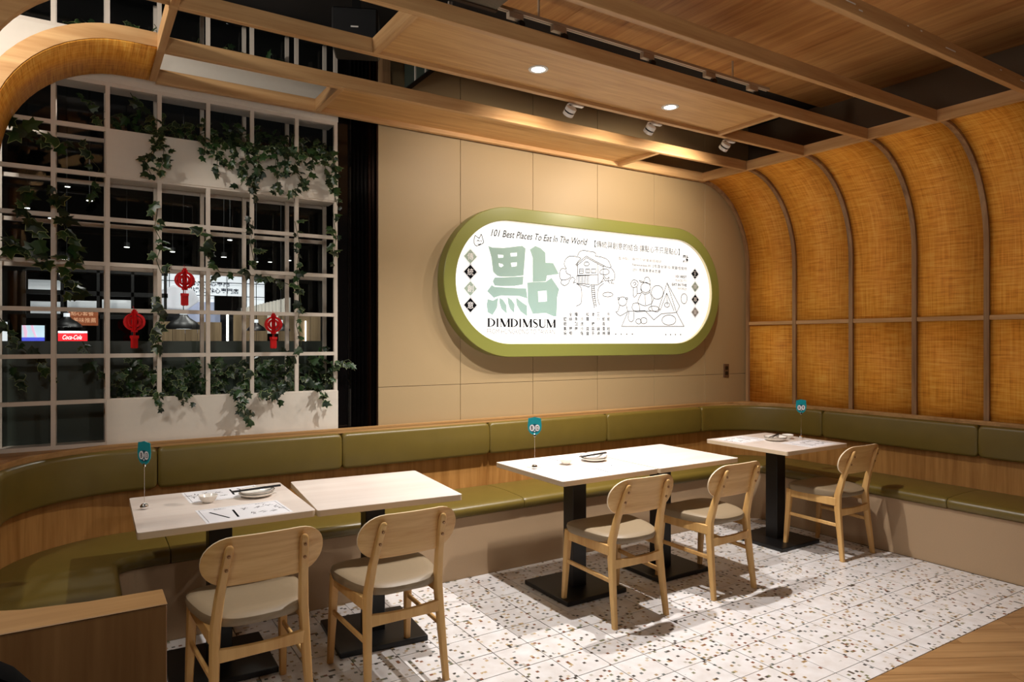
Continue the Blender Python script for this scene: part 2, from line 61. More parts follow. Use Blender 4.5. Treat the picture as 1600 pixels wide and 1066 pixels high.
# ---------------------------------------------------------------- helpers
def link(o, parent=None):
    COL.objects.link(o)
    if parent is not None: o.parent = parent
    return o
def tag(o, label=None, cat=None, group=None, kind=None):
    if label: o['label'] = label
    if cat: o['category'] = cat
    if group: o['group'] = group
    if kind: o['kind'] = kind
    return o
def thing(name, label, cat, loc=(0, 0, 0), rz=0, group=None, kind=None):
    o = bpy.data.objects.new(name, None); o.empty_display_size = .05
    COL.objects.link(o); o.location = loc; o.rotation_euler = (0, 0, rz)
    return tag(o, label, cat, group, kind)
def copy_tree(o, parent=None):
    c = o.copy(); COL.objects.link(c); c.parent = parent
    for ch in o.children: copy_tree(ch, c)
    return c
class MB:
    def __init__(s): s.v = []; s.f = []; s.m = []
    def add(s, vs, fs, m=0):
        b = len(s.v); s.v += [tuple(p) for p in vs]
        for f in fs: s.f.append(tuple(b + i for i in f)); s.m.append(m)
        return s
    def box(s, x0, x1, y0, y1, z0, z1, m=0):
        v = [(x, y, z) for z in (z0, z1) for y in (y0, y1) for x in (x0, x1)]
        return s.add(v, [(0, 2, 3, 1), (4, 5, 7, 6), (0, 1, 5, 4), (2, 6, 7, 3), (0, 4, 6, 2), (1, 3, 7, 5)], m)
    def bar(s, p, q, w, h, up=(0, 0, 1), m=0):
        p = Vector(p); q = Vector(q); d = (q - p).normalized(); u = Vector(up)
        a = d.cross(u)
        if a.length < 1e-4: a = d.cross(Vector((1, 0, 0)))
        a.normalize(); u = a.cross(d); a *= w / 2; u *= h / 2
        v = [c + i * a + j * u for c in (p, q) for i, j in ((-1, -1), (1, -1), (1, 1), (-1, 1))]
        return s.add(v, [(3, 2, 1, 0), (4, 5, 6, 7)] + [(i, (i + 1) % 4, (i + 1) % 4 + 4, i + 4) for i in range(4)], m)
    def rings(s, rs, cap=True, m=0, closed=True):
        n = len(rs[0]); fs = []
        for k in range(len(rs) - 1):
            for i in range(n if closed else n - 1):
                j = (i + 1) % n
                fs.append((k * n + i, k * n + j, (k + 1) * n + j, (k + 1) * n + i))
        if cap:
            fs.append(tuple(range(n))[::-1]); fs.append(tuple((len(rs) - 1) * n + i for i in range(n)))
        return s.add([p for r in rs for p in r], fs, m)
    def tube(s, pts, rad, n=8, m=0):
        P = [Vector(p) for p in pts]; rs = []
        for i, p in enumerate(P):
            d = (P[min(i + 1, len(P) - 1)] - P[max(i - 1, 0)]).normalized()
            a = d.cross(Vector((0, 0, 1)))
            if a.length < .05: a = d.cross(Vector((1, 0, 0)))
            a.normalize(); b = a.cross(d); r = rad[i] if isinstance(rad, (list, tuple)) else rad
            rs.append([p + r * (math.cos(t * 2 * PI / n) * a + math.sin(t * 2 * PI / n) * b) for t in range(n)])
        return s.rings(rs, m=m)
    def lathe(s, prof, n=20, c=(0, 0, 0), m=0, ax='z'):
        rs = []
        for r, z in prof:
            ring = []
            for t in range(n):
                a = t * 2 * PI / n; x, y = r * math.cos(a), r * math.sin(a)
                ring.append((c[0] + x, c[1] + y, c[2] + z) if ax == 'z' else (c[0] + x, c[1] - z, c[2] + y))
            rs.append(ring)
        return s.rings(rs, m=m, cap=prof[0][0] < .002 or prof[-1][0] < .002)
    def prism(s, poly, z0, z1, m=0):
        return s.rings([[(x, y, z0) for x, y in poly], [(x, y, z1) for x, y in poly]], m=m)
    def prism_xz(s, poly, y0, y1, m=0):      # outline in the x-z plane, thickness along y
        return s.rings([[(x, y0, z) for x, z in poly], [(x, y1, z) for x, z in poly]], m=m)
    def mesh(s, name, bevel=0, seg=1, smooth=False, ang=30):
        me = bpy.data.meshes.new(name); me.from_pydata([tuple(p) for p in s.v], [], s.f); me.validate()
        if len(me.polygons) == len(s.m): me.polygons.foreach_set('material_index', s.m)
        bm = bmesh.new(); bm.from_mesh(me); bmesh.ops.recalc_face_normals(bm, faces=bm.faces)
        if bevel:
            es = [e for e in bm.edges if len(e.link_faces) == 2 and e.calc_face_angle(0) > R(ang)]
            bmesh.ops.bevel(bm, geom=es, offset=bevel, segments=seg, affect='EDGES', profile=.6, clamp_overlap=True)
        bm.to_mesh(me); bm.free()
        if smooth:
            me.polygons.foreach_set('use_smooth', [True] * len(me.polygons))
            me.set_sharp_from_angle(angle=R(38))
        return me
    def build(s, name, mat, parent=None, bevel=0, seg=1, smooth=False, ang=30):
        me = s.mesh(name, bevel, seg, smooth, ang)
        for m in (mat if isinstance(mat, (list, tuple)) else [mat]): me.materials.append(m)
        return link(bpy.data.objects.new(name, me), parent)

# ---------------------------------------------------------------- materials
def nt(name, rough=.5, metal=0, spec=.5):
    m = bpy.data.materials.new(name); m.use_nodes = True
    t = m.node_tree; b = t.nodes['Principled BSDF']
    b.inputs['Roughness'].default_value = rough; b.inputs['Metallic'].default_value = metal
    b.inputs['Specular IOR Level'].default_value = spec
    return m, t, b
def nd(t, typ, **k):
    n = t.nodes.new(typ)
    for a, v in k.items(): setattr(n, a, v)
    return n
def srgb(r, g, b):
    f = lambda c: (c / 255 / 12.92) if c / 255 <= .04045 else ((c / 255 + .055) / 1.055) ** 2.4
    return (f(r), f(g), f(b), 1)
def plain(name, col, rough=.5, metal=0, spec=.5, noise=.0, nscale=40, bump=0):
    m, t, b = nt(name, rough, metal, spec)
    b.inputs['Base Color'].default_value = col
    if noise or bump:
        tc = nd(t, 'ShaderNodeTexCoord'); n = nd(t, 'ShaderNodeTexNoise'); n.inputs['Scale'].default_value = nscale
        n.inputs['Detail'].default_value = 4
        t.links.new(tc.outputs['Object'], n.inputs['Vector'])
        if noise:
            mx = nd(t, 'ShaderNodeMix', data_type='RGBA', blend_type='MIX')
            mx.inputs[6].default_value = tuple(c * (1 - noise) for c in col[:3]) + (1,)
            mx.inputs[7].default_value = tuple(min(1, c * (1 + noise)) for c in col[:3]) + (1,)
            t.links.new(n.outputs['Fac'], mx.inputs[0]); t.links.new(mx.outputs[2], b.inputs['Base Color'])
        if bump:
            bp = nd(t, 'ShaderNodeBump'); bp.inputs['Strength'].default_value = bump; bp.inputs['Distance'].default_value = .002
            t.links.new(n.outputs['Fac'], bp.inputs['Height']); t.links.new(bp.outputs[0], b.inputs['Normal'])
    return m
def glow(name, col, s):
    m, t, b = nt(name, .4)
    b.inputs['Base Color'].default_value = col
    b.inputs['Emission Color'].default_value = col; b.inputs['Emission Strength'].default_value = s
    return m
def wood(name, c1, c2, axis='x', scale=1.0, rough=.5, dark=None, coord='Object', spec=.4, knots=0):
    m, t, b = nt(name, rough, 0, spec)
    tc = nd(t, 'ShaderNodeTexCoord'); mp = nd(t, 'ShaderNodeMapping'); oi = nd(t, 'ShaderNodeObjectInfo')
    k = {'x': (.9, 14, 14), 'y': (14, .9, 14), 'z': (14, 14, .9)}[axis]
    mp.inputs['Scale'].default_value = tuple(v * scale for v in k)
    t.links.new(tc.outputs[coord], mp.inputs['Vector'])
    ad = nd(t, 'ShaderNodeVectorMath', operation='ADD'); sc_ = nd(t, 'ShaderNodeVectorMath', operation='SCALE')
    cb = nd(t, 'ShaderNodeCombineXYZ')
    for i in range(3): t.links.new(oi.outputs['Random'], cb.inputs[i])
    t.links.new(cb.outputs[0], sc_.inputs[0]); sc_.inputs['Scale'].default_value = 30
    t.links.new(mp.outputs[0], ad.inputs[0]); t.links.new(sc_.outputs[0], ad.inputs[1])
    n1 = nd(t, 'ShaderNodeTexNoise'); n1.inputs['Scale'].default_value = 1.0; n1.inputs['Detail'].default_value = 5; n1.inputs['Distortion'].default_value = .6
    n2 = nd(t, 'ShaderNodeTexNoise'); n2.inputs['Scale'].default_value = 5.0; n2.inputs['Detail'].default_value = 3
    t.links.new(ad.outputs[0], n1.inputs['Vector']); t.links.new(ad.outputs[0], n2.inputs['Vector'])
    mm = nd(t, 'ShaderNodeMath', operation='MULTIPLY_ADD'); mm.inputs[1].default_value = .35
    t.links.new(n2.outputs['Fac'], mm.inputs[0]); t.links.new(n1.outputs['Fac'], mm.inputs[2])
    rp = nd(t, 'ShaderNodeValToRGB'); rp.color_ramp.elements[0].position = .48; rp.color_ramp.elements[1].position = .86
    rp.color_ramp.elements[0].color = c1; rp.color_ramp.elements[1].color = c2
    if dark:
        e = rp.color_ramp.elements.new(.38); e.color = dark
    t.links.new(mm.outputs[0], rp.inputs[0]); t.links.new(rp.outputs[0], b.inputs['Base Color'])
    bp = nd(t, 'ShaderNodeBump'); bp.inputs['Strength'].default_value = .12; bp.inputs['Distance'].default_value = .002
    t.links.new(mm.outputs[0], bp.inputs['Height']); t.links.new(bp.outputs[0], b.inputs['Normal'])
    return m
BW1, BW2, BWD = srgb(182, 136, 86), srgb(210, 168, 116), srgb(164, 118, 70)
M = {}
M['beam_x'] = wood('oak_beam_along_x', BW1, BW2, 'x', 1.2, dark=BWD)
M['beam_y'] = wood('oak_beam_along_y', BW1, BW2, 'y', 1.2, dark=BWD)
M['beam_z'] = wood('oak_beam_along_z', srgb(128, 94, 62), srgb(168, 132, 94), 'z', 1.2, dark=srgb(110, 78, 48))
M['soffit'] = wood('oak_soffit', srgb(188, 140, 82), srgb(212, 166, 106), 'x', 2.2, dark=srgb(174, 124, 68))
M['ceil_wood'] = wood('ceiling_oak', srgb(184, 128, 72), srgb(218, 166, 104), 'y', 1.0, dark=srgb(154, 102, 54))
M['bench_wood'] = wood('bench_oak', srgb(150, 102, 48), srgb(180, 130, 70), 'z', 1.3, dark=srgb(128, 84, 36))
M['ledge_wood'] = wood('ledge_oak', srgb(150, 108, 60), srgb(184, 142, 90), 'x', .7, dark=srgb(128, 88, 46))
M['panel_wood'] = wood('end_panel_oak', srgb(130, 88, 48), srgb(168, 122, 74), 'z', .8, dark=srgb(100, 64, 32))
M['chair_wood'] = wood('beech', srgb(198, 150, 88), srgb(222, 180, 116), 'z', .7, rough=.38, dark=srgb(188, 138, 78))
M['chair_ply'] = wood('beech_plywood', srgb(202, 154, 92), srgb(226, 186, 124), 'x', 1.6, rough=.38, dark=srgb(190, 142, 82))
M['plug'] = plain('dark_wood_plug', srgb(138, 90, 52), .5)
M['ply_edge'] = plain('pale_plywood_edge', srgb(236, 216, 184), .4)
M['floor_wood'] = wood('walnut_floor', srgb(128, 90, 52), srgb(176, 136, 90), 'x', .8, rough=.35, dark=srgb(92, 60, 34))
M['leather'] = plain('olive_leather', srgb(104, 87, 34), .38, spec=.5, noise=.12, nscale=9, bump=.0)
M['base_beige'] = plain('beige_bench_front', srgb(174, 146, 114), .6, noise=.05, nscale=120, bump=.1)
M['wall_beige'] = plain('beige_wall_panel', srgb(164, 140, 102), .55, noise=.04, nscale=160, bump=.1)
M['wall_joint'] = plain('dark_panel_joint', srgb(84, 62, 44), .8)
M['wall_dark'] = plain('dark_upper_wall', srgb(96, 78, 58), .8)
M['black_paint'] = plain('black_ceiling_paint', srgb(30, 26, 22), .9)
M['white_lattice'] = plain('white_lattice_paint', srgb(214, 204, 190), .5)
M['planter'] = plain('white_planter_board', srgb(220, 212, 198), .55, noise=.04, nscale=30)
M['black_metal'] = plain('black_powder_coat', srgb(10, 9, 9), .42)
M['black_glass'] = plain('black_gloss_panel', srgb(10, 8, 8), .12)
M['bronze'] = plain('dark_bronze', srgb(52, 32, 22), .25, .7)
M['chrome'] = plain('chrome', (.8, .8, .8, 1), .12, 1)
M['white_plastic'] = plain('white_lamp_body', srgb(232, 228, 222), .4)
M['grey_plastic'] = plain('greige_track_plastic', srgb(206, 190, 168), .5)
M['ceramic'] = plain('white_ceramic', srgb(238, 232, 222), .18)
M['ceramic_rim'] = plain('brown_rim_glaze', srgb(96, 66, 46), .25)
M['chopstick'] = plain('black_chopstick', srgb(18, 16, 18), .35)
M['paper'] = plain('white_paper', srgb(240, 238, 240), .7)
M['ink'] = plain('black_ink', srgb(14, 14, 18), .9, spec=.05)
M['grey_ink'] = plain('grey_ink', srgb(130, 128, 130), .7)
M['pale_ink'] = plain('pale_grey_ink', srgb(150, 148, 146), .7)
M['teal_ink'] = plain('sage_teal_ink', srgb(150, 180, 174), .6)
M['sage_ink'] = plain('sage_ink', srgb(150, 168, 156), .6)
M['teal_card'] = plain('teal_card', srgb(24, 150, 160), .4)
M['teal_dark'] = plain('dark_teal_print', srgb(14, 86, 104), .4)
M['sign_green'] = plain('olive_green_enamel', srgb(126, 127, 62), .32, noise=.03, nscale=200)
M['sign_edge'] = plain('cream_inner_lip', srgb(226, 214, 176), .4)
M['sign_face'] = glow('backlit_white_face', (1, .985, .96, 1), SIGN_E)
M['sign_face'].node_tree.nodes['Principled BSDF'].inputs['Base Color'].default_value = (.6, .59, .57, 1)
M['red_paper'] = plain('red_paper', srgb(206, 18, 24), .45)
M['seat_fabric'] = plain('taupe_vinyl', srgb(138, 120, 94), .5, noise=.06, nscale=60, bump=.12)
M['duct'] = plain('grey_duct_foil', srgb(120, 108, 92), .45, .3, noise=.25, nscale=70)
M['outlet'] = plain('brown_outlet_plate', srgb(92, 66, 48), .35)
M['soil'] = plain('dark_soil', srgb(30, 24, 18), .9)
M['stem'] = plain('ivy_stem', srgb(58, 66, 34), .6)
M['leaf'] = plain('ivy_leaf_green', srgb(36, 64, 28), .4, noise=.35, nscale=6)
M['leaf_dark'] = plain('ivy_leaf_dark_green', srgb(20, 40, 19), .4, noise=.3, nscale=6)
M['leaf_edge'] = plain('ivy_leaf_cream_edge', srgb(128, 142, 92), .5)
M['lamp_on'] = glow('lit_lamp_lens', (1, .95, .86, 1), 14)
def tabletop_mat():
    m = wood('cream_table_laminate', srgb(222, 207, 195), srgb(233, 220, 209), 'x', .8, rough=.33)
    return m
M['table_top'] = tabletop_mat()
M['table_edge'] = plain('beige_table_edge', srgb(206, 184, 154), .4)
def tile_mat():
    m, t, b = nt('terrazzo_tile', .28)
    g = nd(t, 'ShaderNodeNewGeometry'); sp = nd(t, 'ShaderNodeSeparateXYZ'); t.links.new(g.outputs['Position'], sp.inputs[0])
    fl = []
    for i in range(2):
        a = nd(t, 'ShaderNodeMath', operation='DIVIDE'); a.inputs[1].default_value = .0155
        t.links.new(sp.outputs[i], a.inputs[0])
        f = nd(t, 'ShaderNodeMath', operation='FLOOR'); t.links.new(a.outputs[0], f.inputs[0]); fl.append(f)
    c = nd(t, 'ShaderNodeCombineXYZ'); t.links.new(fl[0].outputs[0], c.inputs[0]); t.links.new(fl[1].outputs[0], c.inputs[1])
    w = nd(t, 'ShaderNodeTexWhiteNoise', noise_dimensions='2D'); t.links.new(c.outputs[0], w.inputs['Vector'])
    # clumps: the chips sit closer in some places than in others
    n0 = nd(t, 'ShaderNodeTexNoise'); n0.inputs['Scale'].default_value = 9; t.links.new(g.outputs['Position'], n0.inputs['Vector'])
    th = nd(t, 'ShaderNodeMapRange'); th.inputs[1].default_value = .3; th.inputs[2].default_value = .7; th.inputs[3].default_value = .05; th.inputs[4].default_value = .19
    t.links.new(n0.outputs['Fac'], th.inputs[0])
    lt = nd(t, 'ShaderNodeMath', operation='LESS_THAN'); t.links.new(w.outputs['Value'], lt.inputs[0]); t.links.new(th.outputs[0], lt.inputs[1])
    sx = nd(t, 'ShaderNodeSeparateColor'); t.links.new(w.outputs['Color'], sx.inputs[0])
    rp = nd(t, 'ShaderNodeValToRGB'); rp.color_ramp.interpolation = 'CONSTANT'
    cols = [(62, 58, 54), (128, 80, 54), (156, 128, 86), (104, 110, 106), (190, 164, 124), (122, 122, 92), (182, 174, 162), (82, 72, 64), (200, 184, 158)]
    els = rp.color_ramp.elements
    els[0].color = srgb(*cols[0]); els[1].position = 1 / len(cols); els[1].color = srgb(*cols[1])
    for i in range(2, len(cols)):
        e = els.new(i / len(cols)); e.color = srgb(*cols[i])
    t.links.new(sx.outputs[1], rp.inputs[0])
    n = nd(t, 'ShaderNodeTexNoise'); n.inputs['Scale'].default_value = 14; n.inputs['Detail'].default_value = 5; t.links.new(g.outputs['Position'], n.inputs['Vector'])
    r2 = nd(t, 'ShaderNodeValToRGB'); r2.color_ramp.elements[0].position = .3; r2.color_ramp.elements[1].position = .7
    r2.color_ramp.elements[0].color = srgb(214, 207, 202); r2.color_ramp.elements[1].color = srgb(230, 227, 226)
    t.links.new(n.outputs['Fac'], r2.inputs[0])
    mx = nd(t, 'ShaderNodeMix', data_type='RGBA'); t.links.new(lt.outputs[0], mx.inputs[0])
    t.links.new(r2.outputs[0], mx.inputs[6]); t.links.new(rp.outputs[0], mx.inputs[7]); t.links.new(mx.outputs[2], b.inputs['Base Color'])
    return m
M['tile'] = tile_mat()
M['grout'] = plain('dark_grout', srgb(40, 32, 26), .9)
def rattan_mat(name, lo, mid, hi):
    m, t, b = nt(name, .6, 0, .3)
    uv = nd(t, 'ShaderNodeUVMap'); outs = []
    for s in ((3, 240, 1), (240, 3, 1), (7, 60, 1), (50, 4, 1)):
        mp = nd(t, 'ShaderNodeMapping'); mp.inputs['Scale'].default_value = s; t.links.new(uv.outputs[0], mp.inputs[0])
        n = nd(t, 'ShaderNodeTexNoise'); n.inputs['Scale'].default_value = 1; n.inputs['Detail'].default_value = 2; t.links.new(mp.outputs[0], n.inputs['Vector'])
        outs.append(n.outputs['Fac'])
    acc = None
    for o, wgt in zip(outs, (.32, .26, .26, .16)):
        a = nd(t, 'ShaderNodeMath', operation='MULTIPLY_ADD'); a.inputs[1].default_value = wgt; t.links.new(o, a.inputs[0])
        if acc is None: a.inputs[2].default_value = 0
        else: t.links.new(acc, a.inputs[2])
        acc = a.outputs[0]
    rp = nd(t, 'ShaderNodeValToRGB'); e = rp.color_ramp.elements
    e[0].position = .36; e[0].color = lo; e[1].position = .66; e[1].color = hi
    k = e.new(.5); k.color = mid
    t.links.new(acc, rp.inputs[0]); t.links.new(rp.outputs[0], b.inputs['Base Color'])
    bp = nd(t, 'ShaderNodeBump'); bp.inputs['Strength'].default_value = .4; bp.inputs['Distance'].default_value = .002
    t.links.new(acc, bp.inputs['Height']); t.links.new(bp.outputs[0], b.inputs['Normal'])
    return m
M['rattan'] = rattan_mat('woven_rattan', srgb(188, 108, 28), srgb(238, 162, 56), srgb(252, 206, 104))
def glass_mat(name, tint, a):
    m = bpy.data.materials.new(name); m.use_nodes = True; t = m.node_tree; t.nodes.clear()
    o = nd(t, 'ShaderNodeOutputMaterial'); tr = nd(t, 'ShaderNodeBsdfTransparent'); gl = nd(t, 'ShaderNodeBsdfGlossy'); mx = nd(t, 'ShaderNodeMixShader')
    tr.inputs[0].default_value = tint; gl.inputs['Roughness'].default_value = .03; mx.inputs[0].default_value = a
    t.links.new(tr.outputs[0], mx.inputs[1]); t.links.new(gl.outputs[0], mx.inputs[2]); t.links.new(mx.outputs[0], o.inputs[0])
    return m
M['glass'] = glass_mat('window_glass', (.92, .95, .94, 1), .04)
M['film'] = plain('frosted_grey_green_film', srgb(62, 72, 64), .35)
# ---------------------------------------------------------------- setting: floor
YB, XR = 4.30, 5.40
CW = 2.93                      # underside of the beams
CH = 3.52                      # ceiling above them
fl = MB(); fl.box(-3, 8, -3, 4.31, -.06, -.012)
floor = fl.build('floor', M['grout']); tag(floor, kind='structure')
GX, GY, TS = 2.4874, 2.6193, .2005
tile_cache = {}
for i in range(-12, 12):
    for j in range(-5, 6):
        x0, x1 = GX + i * TS, GX + (i + 1) * TS
        y0, y1 = GY + j * TS, GY + (j + 1) * TS
        x0 = max(x0, .18); x1 = min(x1, 4.868); y0 = max(y0, 1.70); y1 = min(y1, 3.80)
        if x1 - x0 < .02 or y1 - y0 < .015: continue
        w, d = round(x1 - x0, 3), round(y1 - y0, 3)
        if (w, d) not in tile_cache:
            b = MB(); g = .0021
            b.box(-w / 2 + g, w / 2 - g, -d / 2 + g, d / 2 - g, -.012, 0)
            me = b.mesh('tile'); me.materials.append(M['tile']); tile_cache[(w, d)] = me
        o = link(bpy.data.objects.new('tile', tile_cache[(w, d)]), floor)
        o.location = ((x0 + x1) / 2, (y0 + y1) / 2, random.uniform(-.0004, .0003))
# walnut planks of the aisle, laid at an angle and cut along the edge of the tiles
ang = R(-30); ux = Vector((math.cos(ang), math.sin(ang), 0)); uy = Vector((-math.sin(ang), math.cos(ang), 0))
org = Vector((3.9, 1.2, 0))
for r in range(-9, 9):
    for c in range(-3, 3):
        bm = bmesh.new()
        L, W = 1.22, .15
        off = (r % 3) * .41
        vs = [bm.verts.new((x, y, z)) for z in (-.012, 0) for x, y in ((.001, .001), (L - .001, .001), (L - .001, W - .001), (.001, W - .001))]
        for f in ((3, 2, 1, 0), (4, 5, 6, 7), (0, 1, 5, 4), (1, 2, 6, 5), (2, 3, 7, 6), (3, 0, 4, 7)): bm.faces.new([vs[k] for k in f])
        T = Matrix.Translation(org + ux * (c * L + off) + uy * (r * W)) @ Matrix.Rotation(ang, 4, 'Z')
        bmesh.ops.transform(bm, matrix=T, verts=bm.verts)
        for co, no in (((0, 1.697, 0), (0, 1, 0)), ((5.36, 0, 0), (1, 0, 0)), ((1.2, 0, 0), (-1, 0, 0)), ((0, .2, 0), (0, -1, 0))):
            res = bmesh.ops.bisect_plane(bm, geom=bm.verts[:] + bm.edges[:] + bm.faces[:], plane_co=co, plane_no=no, clear_outer=True)
            es = [g for g in res['geom_cut'] if isinstance(g, bmesh.types.BMEdge)]
            if es: bmesh.ops.contextual_create(bm, geom=es)
        if len(bm.faces) < 4: bm.free(); continue
        bmesh.ops.transform(bm, matrix=T.inverted(), verts=bm.verts)
        me = bpy.data.meshes.new('floor_plank'); bm.to_mesh(me); bm.free(); me.materials.append(M['floor_wood'])
        o = link(bpy.data.objects.new('floor_plank', me), floor); o.matrix_local = T

# ---------------------------------------------------------------- setting: back wall
wb = MB(); wb.box(1.68, 5.6, YB + .012, YB + .12, 0, 3.6)
wall_back = wb.build('wall_back', M['wall_joint']); tag(wall_back, kind='structure')
xs = [1.682, 2.30, 2.925, 3.557, 4.186, 4.815, 5.42]
for a, b_ in zip(xs[:-1], xs[1:]):
    for z0, z1 in ((.90, 1.192), (1.192, 3.02), (3.02, 3.55)):
        p = MB(); p.box(a + .0015, b_ - .0015, YB, YB + .014, z0 + .0015, z1 - .0015)
        p.build('wall_panel', M['wall_beige'], wall_back, bevel=.001)
# wall under the window and behind the bench
wl = MB(); wl.box(-.42, 1.68, YB + .012, YB + .12, 0, .93)
tag(wl.build('wall_back_low', M['wall_beige']), kind='structure')
# right wall, upper part in dark paint
wr = MB(); wr.box(XR + .03, XR + .15, -.2, YB + .12, 0, CH + .1)
wall_right = wr.build('wall_right', M['wall_dark']); tag(wall_right, kind='structure')

# vaulted rattan lining of the right wall
XV, XT = 5.378, 4.72           # face of the wall lining, top of the vault
ZC, RX, RZ = 2.18, XV - XT, CW + .018 - 2.18
def vault(t, o=0):             # t in 0..1 along the curve, o = distance into the room
    a = t * PI / 2 * .985
    return (XT + (RX - o) * math.cos(a), ZC + (RZ - o) * math.sin(a))
ribs = [4.275, 3.772, 3.245, 2.74, 2.25, 1.735, 1.215, .69]
NT = 14
def rattan_panel(y0, y1, prof, parent, name='rattan_panel'):
    me = bpy.data.meshes.new(name); vs = []; fs = []; uvs = []
    s = [0]
    for k in range(1, len(prof)): s.append(s[-1] + math.dist(prof[k], prof[k - 1]))
    for (x, z), sk in zip(prof, s):
        vs += [(x, y0, z), (x, y1, z)]; uvs += [(y0, sk + prof[0][1]), (y1, sk + prof[0][1])]
    for k in range(len(prof) - 1): fs.append((2 * k, 2 * k + 1, 2 * k + 3, 2 * k + 2))
    me.from_pydata(vs, [], fs); ul = me.uv_layers.new(name='UVMap')
    for lp in me.loops: ul.data[lp.index].uv = uvs[lp.vertex_index]
    me.polygons.foreach_set('use_smooth', [True] * len(fs)); me.materials.append(M['rattan'])
    o = link(bpy.data.objects.new(name, me), parent)
    md = o.modifiers.new('thickness', 'SOLIDIFY'); md.thickness = .006; md.offset = 0
    return o
for a, b_ in zip(ribs[:-1], ribs[1:]):
    y0, y1 = b_ + .012, a - .012
    rattan_panel(y0, y1, [(XV + .012, .93), (XV + .012, 1.3), (XV + .012, 1.655)], wall_right)
    rattan_panel(y0, y1, [(XV + .012, 1.675), (XV + .012, 1.95)] + [vault(k / NT, -.012) for k in range(NT + 1)], wall_right)
    MB().box(XV - .008, XV + .03, b_ + .0165, a - .0165, 1.648, 1.682).build('rail', M['beam_y'], wall_right, bevel=.003)
def rib_mesh(y, o0, o1, w, path=None):
    pr = [(XV - o0, XV + o1, .93)]
    b = MB(); rs = []
    pts_in = [(XV - o0, .93), (XV - o0, ZC)] + [vault(k / NT, o0) for k in range(1, NT + 1)]
    pts_out = [(XV + o1, .93), (XV + o1, ZC)] + [vault(k / NT, -o1) for k in range(1, NT + 1)]
    for (xi, zi), (xo, zo) in zip(pts_in, pts_out):
        rs.append([(xi, y - w / 2, zi), (xi, y + w / 2, zi), (xo, y + w / 2, zo), (xo, y - w / 2, zo)])
    return b.rings(rs)
for y in ribs:
    rib_mesh(y, .012, .02, .034).build('rib', M['beam_z'], wall_right, smooth=True)

# left side: low wall with a post that carries the arches
wf = MB(); wf.box(-.60, -.425, 1.69, YB + .12, 0, .90)
tag(wf.build('wall_left', M['bench_wood']), kind='structure')

# ---------------------------------------------------------------- setting: ceiling
ce = MB(); ce.box(-.8, XR + .15, -1.5, YB + .12, CH + .02, CH + .1)
ceiling = ce.build('ceiling', M['black_paint']); tag(ceiling, kind='structure')
for x0 in (1.79, 2.585, 3.38, 4.175, 4.97):
    MB().box(x0 + .0015, min(x0 + .7935, XR + .03), -1.4, 3.55, CH, CH + .02).build('ceiling_board', M['ceil_wood'], ceiling, bevel=.001)

# slatted frame of beams under the ceiling
frame = thing('ceiling_frame', 'grid of pale oak beams with soffit boards hung below the dark ceiling', 'ceiling frame')
BH = .077
def beamx(y, x0, x1, w=.035, h=BH, z=CW):
    MB().box(x0, x1, y, y + w, z, z + h).build('beam', M['beam_x'], frame, bevel=.002)
def beamy(x, y0, y1, w=.035, h=BH, z=CW):
    MB().box(x, x + w, y0, y1, z, z + h).build('beam', M['beam_y'], frame, bevel=.002)
XL = .33
YA, YBm, YC, YD, YE, YF = 4.235, 3.765, 3.232, 2.725, 2.265, 1.715
for y in (YBm, YC, YD, YE, YF): beamx(y, XL + .035, XT)
for x, z, w in ((2.80, 2.972, .075), (2.90, 2.955, .03), (3.66, 2.965, .10), (3.42, 2.99, .015), (3.30, 2.985, .012), (4.25, 2.98, .02), (4.50, 2.975, .05)):
    MB().box(x, x + w, YF - .0006, YF, z, z + .006).build('paint_scuff', M['white_plastic'], frame)
beamx(YA, XL + .035, XT)
beamx(1.2, XL, XT)
for ya, yb in ((YBm, YA), (YC, YBm), (YD, YC), (YE, YD), (YF, YE), (1.2, YF)):
    beamy(XT, ya + (.035 if ya != 1.2 else .035), yb)
    beamy(XL, ya + .035, yb)
    # joints on beams are butted; short blocks close the corners
for y in (YBm, YC, YD, YE, YF):
    MB().box(XT, XT + .035, y, y + .035, CW, CW + BH).build('beam_joint', M['beam_x'], frame)
    MB().box(XL, XL + .035, y, y + .035, CW, CW + BH).build('beam_joint', M['beam_x'], frame)
MB().box(XT, XT + .035, YA, YA + .05, CW, CW + BH).build('beam_joint', M['beam_x'], frame)
beamy(1.245, YBm + .035, YA); beamy(3.72, YBm + .035, YA)
beamy(1.235, YD + .035, YC); beamy(3.745, YD + .035, YC)
def soffit(x0, x1, y0, y1, z=CW + .03):
    MB().box(x0, x1, y0, y1, z, z + .015).build('soffit_board', M['soffit'], frame)
soffit(1.28, 3.72, YBm + .035, YA); soffit(1.27, 3.745, YD + .035, YC, CW + .022)
# arches on the left, springing from posts
AX, AZ, AI, AO = .21, 2.40, .546, .616
def arch(y, w=.04):
    b = MB(); rs = []
    pi_ = [(AX - AI, .90)] + [(AX - AI * math.cos(k / 16 * PI / 2), AZ + AI * math.sin(k / 16 * PI / 2)) for k in range(17)] + [(XL, AZ + AI)]
    po_ = [(AX - AO, .90)] + [(AX - AO * math.cos(k / 16 * PI / 2), AZ + AO * math.sin(k / 16 * PI / 2)) for k in range(17)] + [(XL, AZ + AO)]
    for (xi, zi), (xo, zo) in zip(pi_, po_):
        rs.append([(xi, y, zi), (xi, y + w, zi), (xo, y + w, zo), (xo, y, zo)])
    b.rings(rs).build('arch', M['beam_x'], frame, smooth=True)
for y in (YA - .005, YBm, YC, YD): arch(y)
AR = AI - .004
prof = [(AX - AR, .905), (AX - AR, 1.6)] + [(AX - AR * math.cos(k / 16 * PI / 2), AZ + AR * math.sin(k / 16 * PI / 2)) for k in range(17)] + [(XL, AZ + AR)]
rattan_panel(YBm + .003, YA + .02, prof, frame)
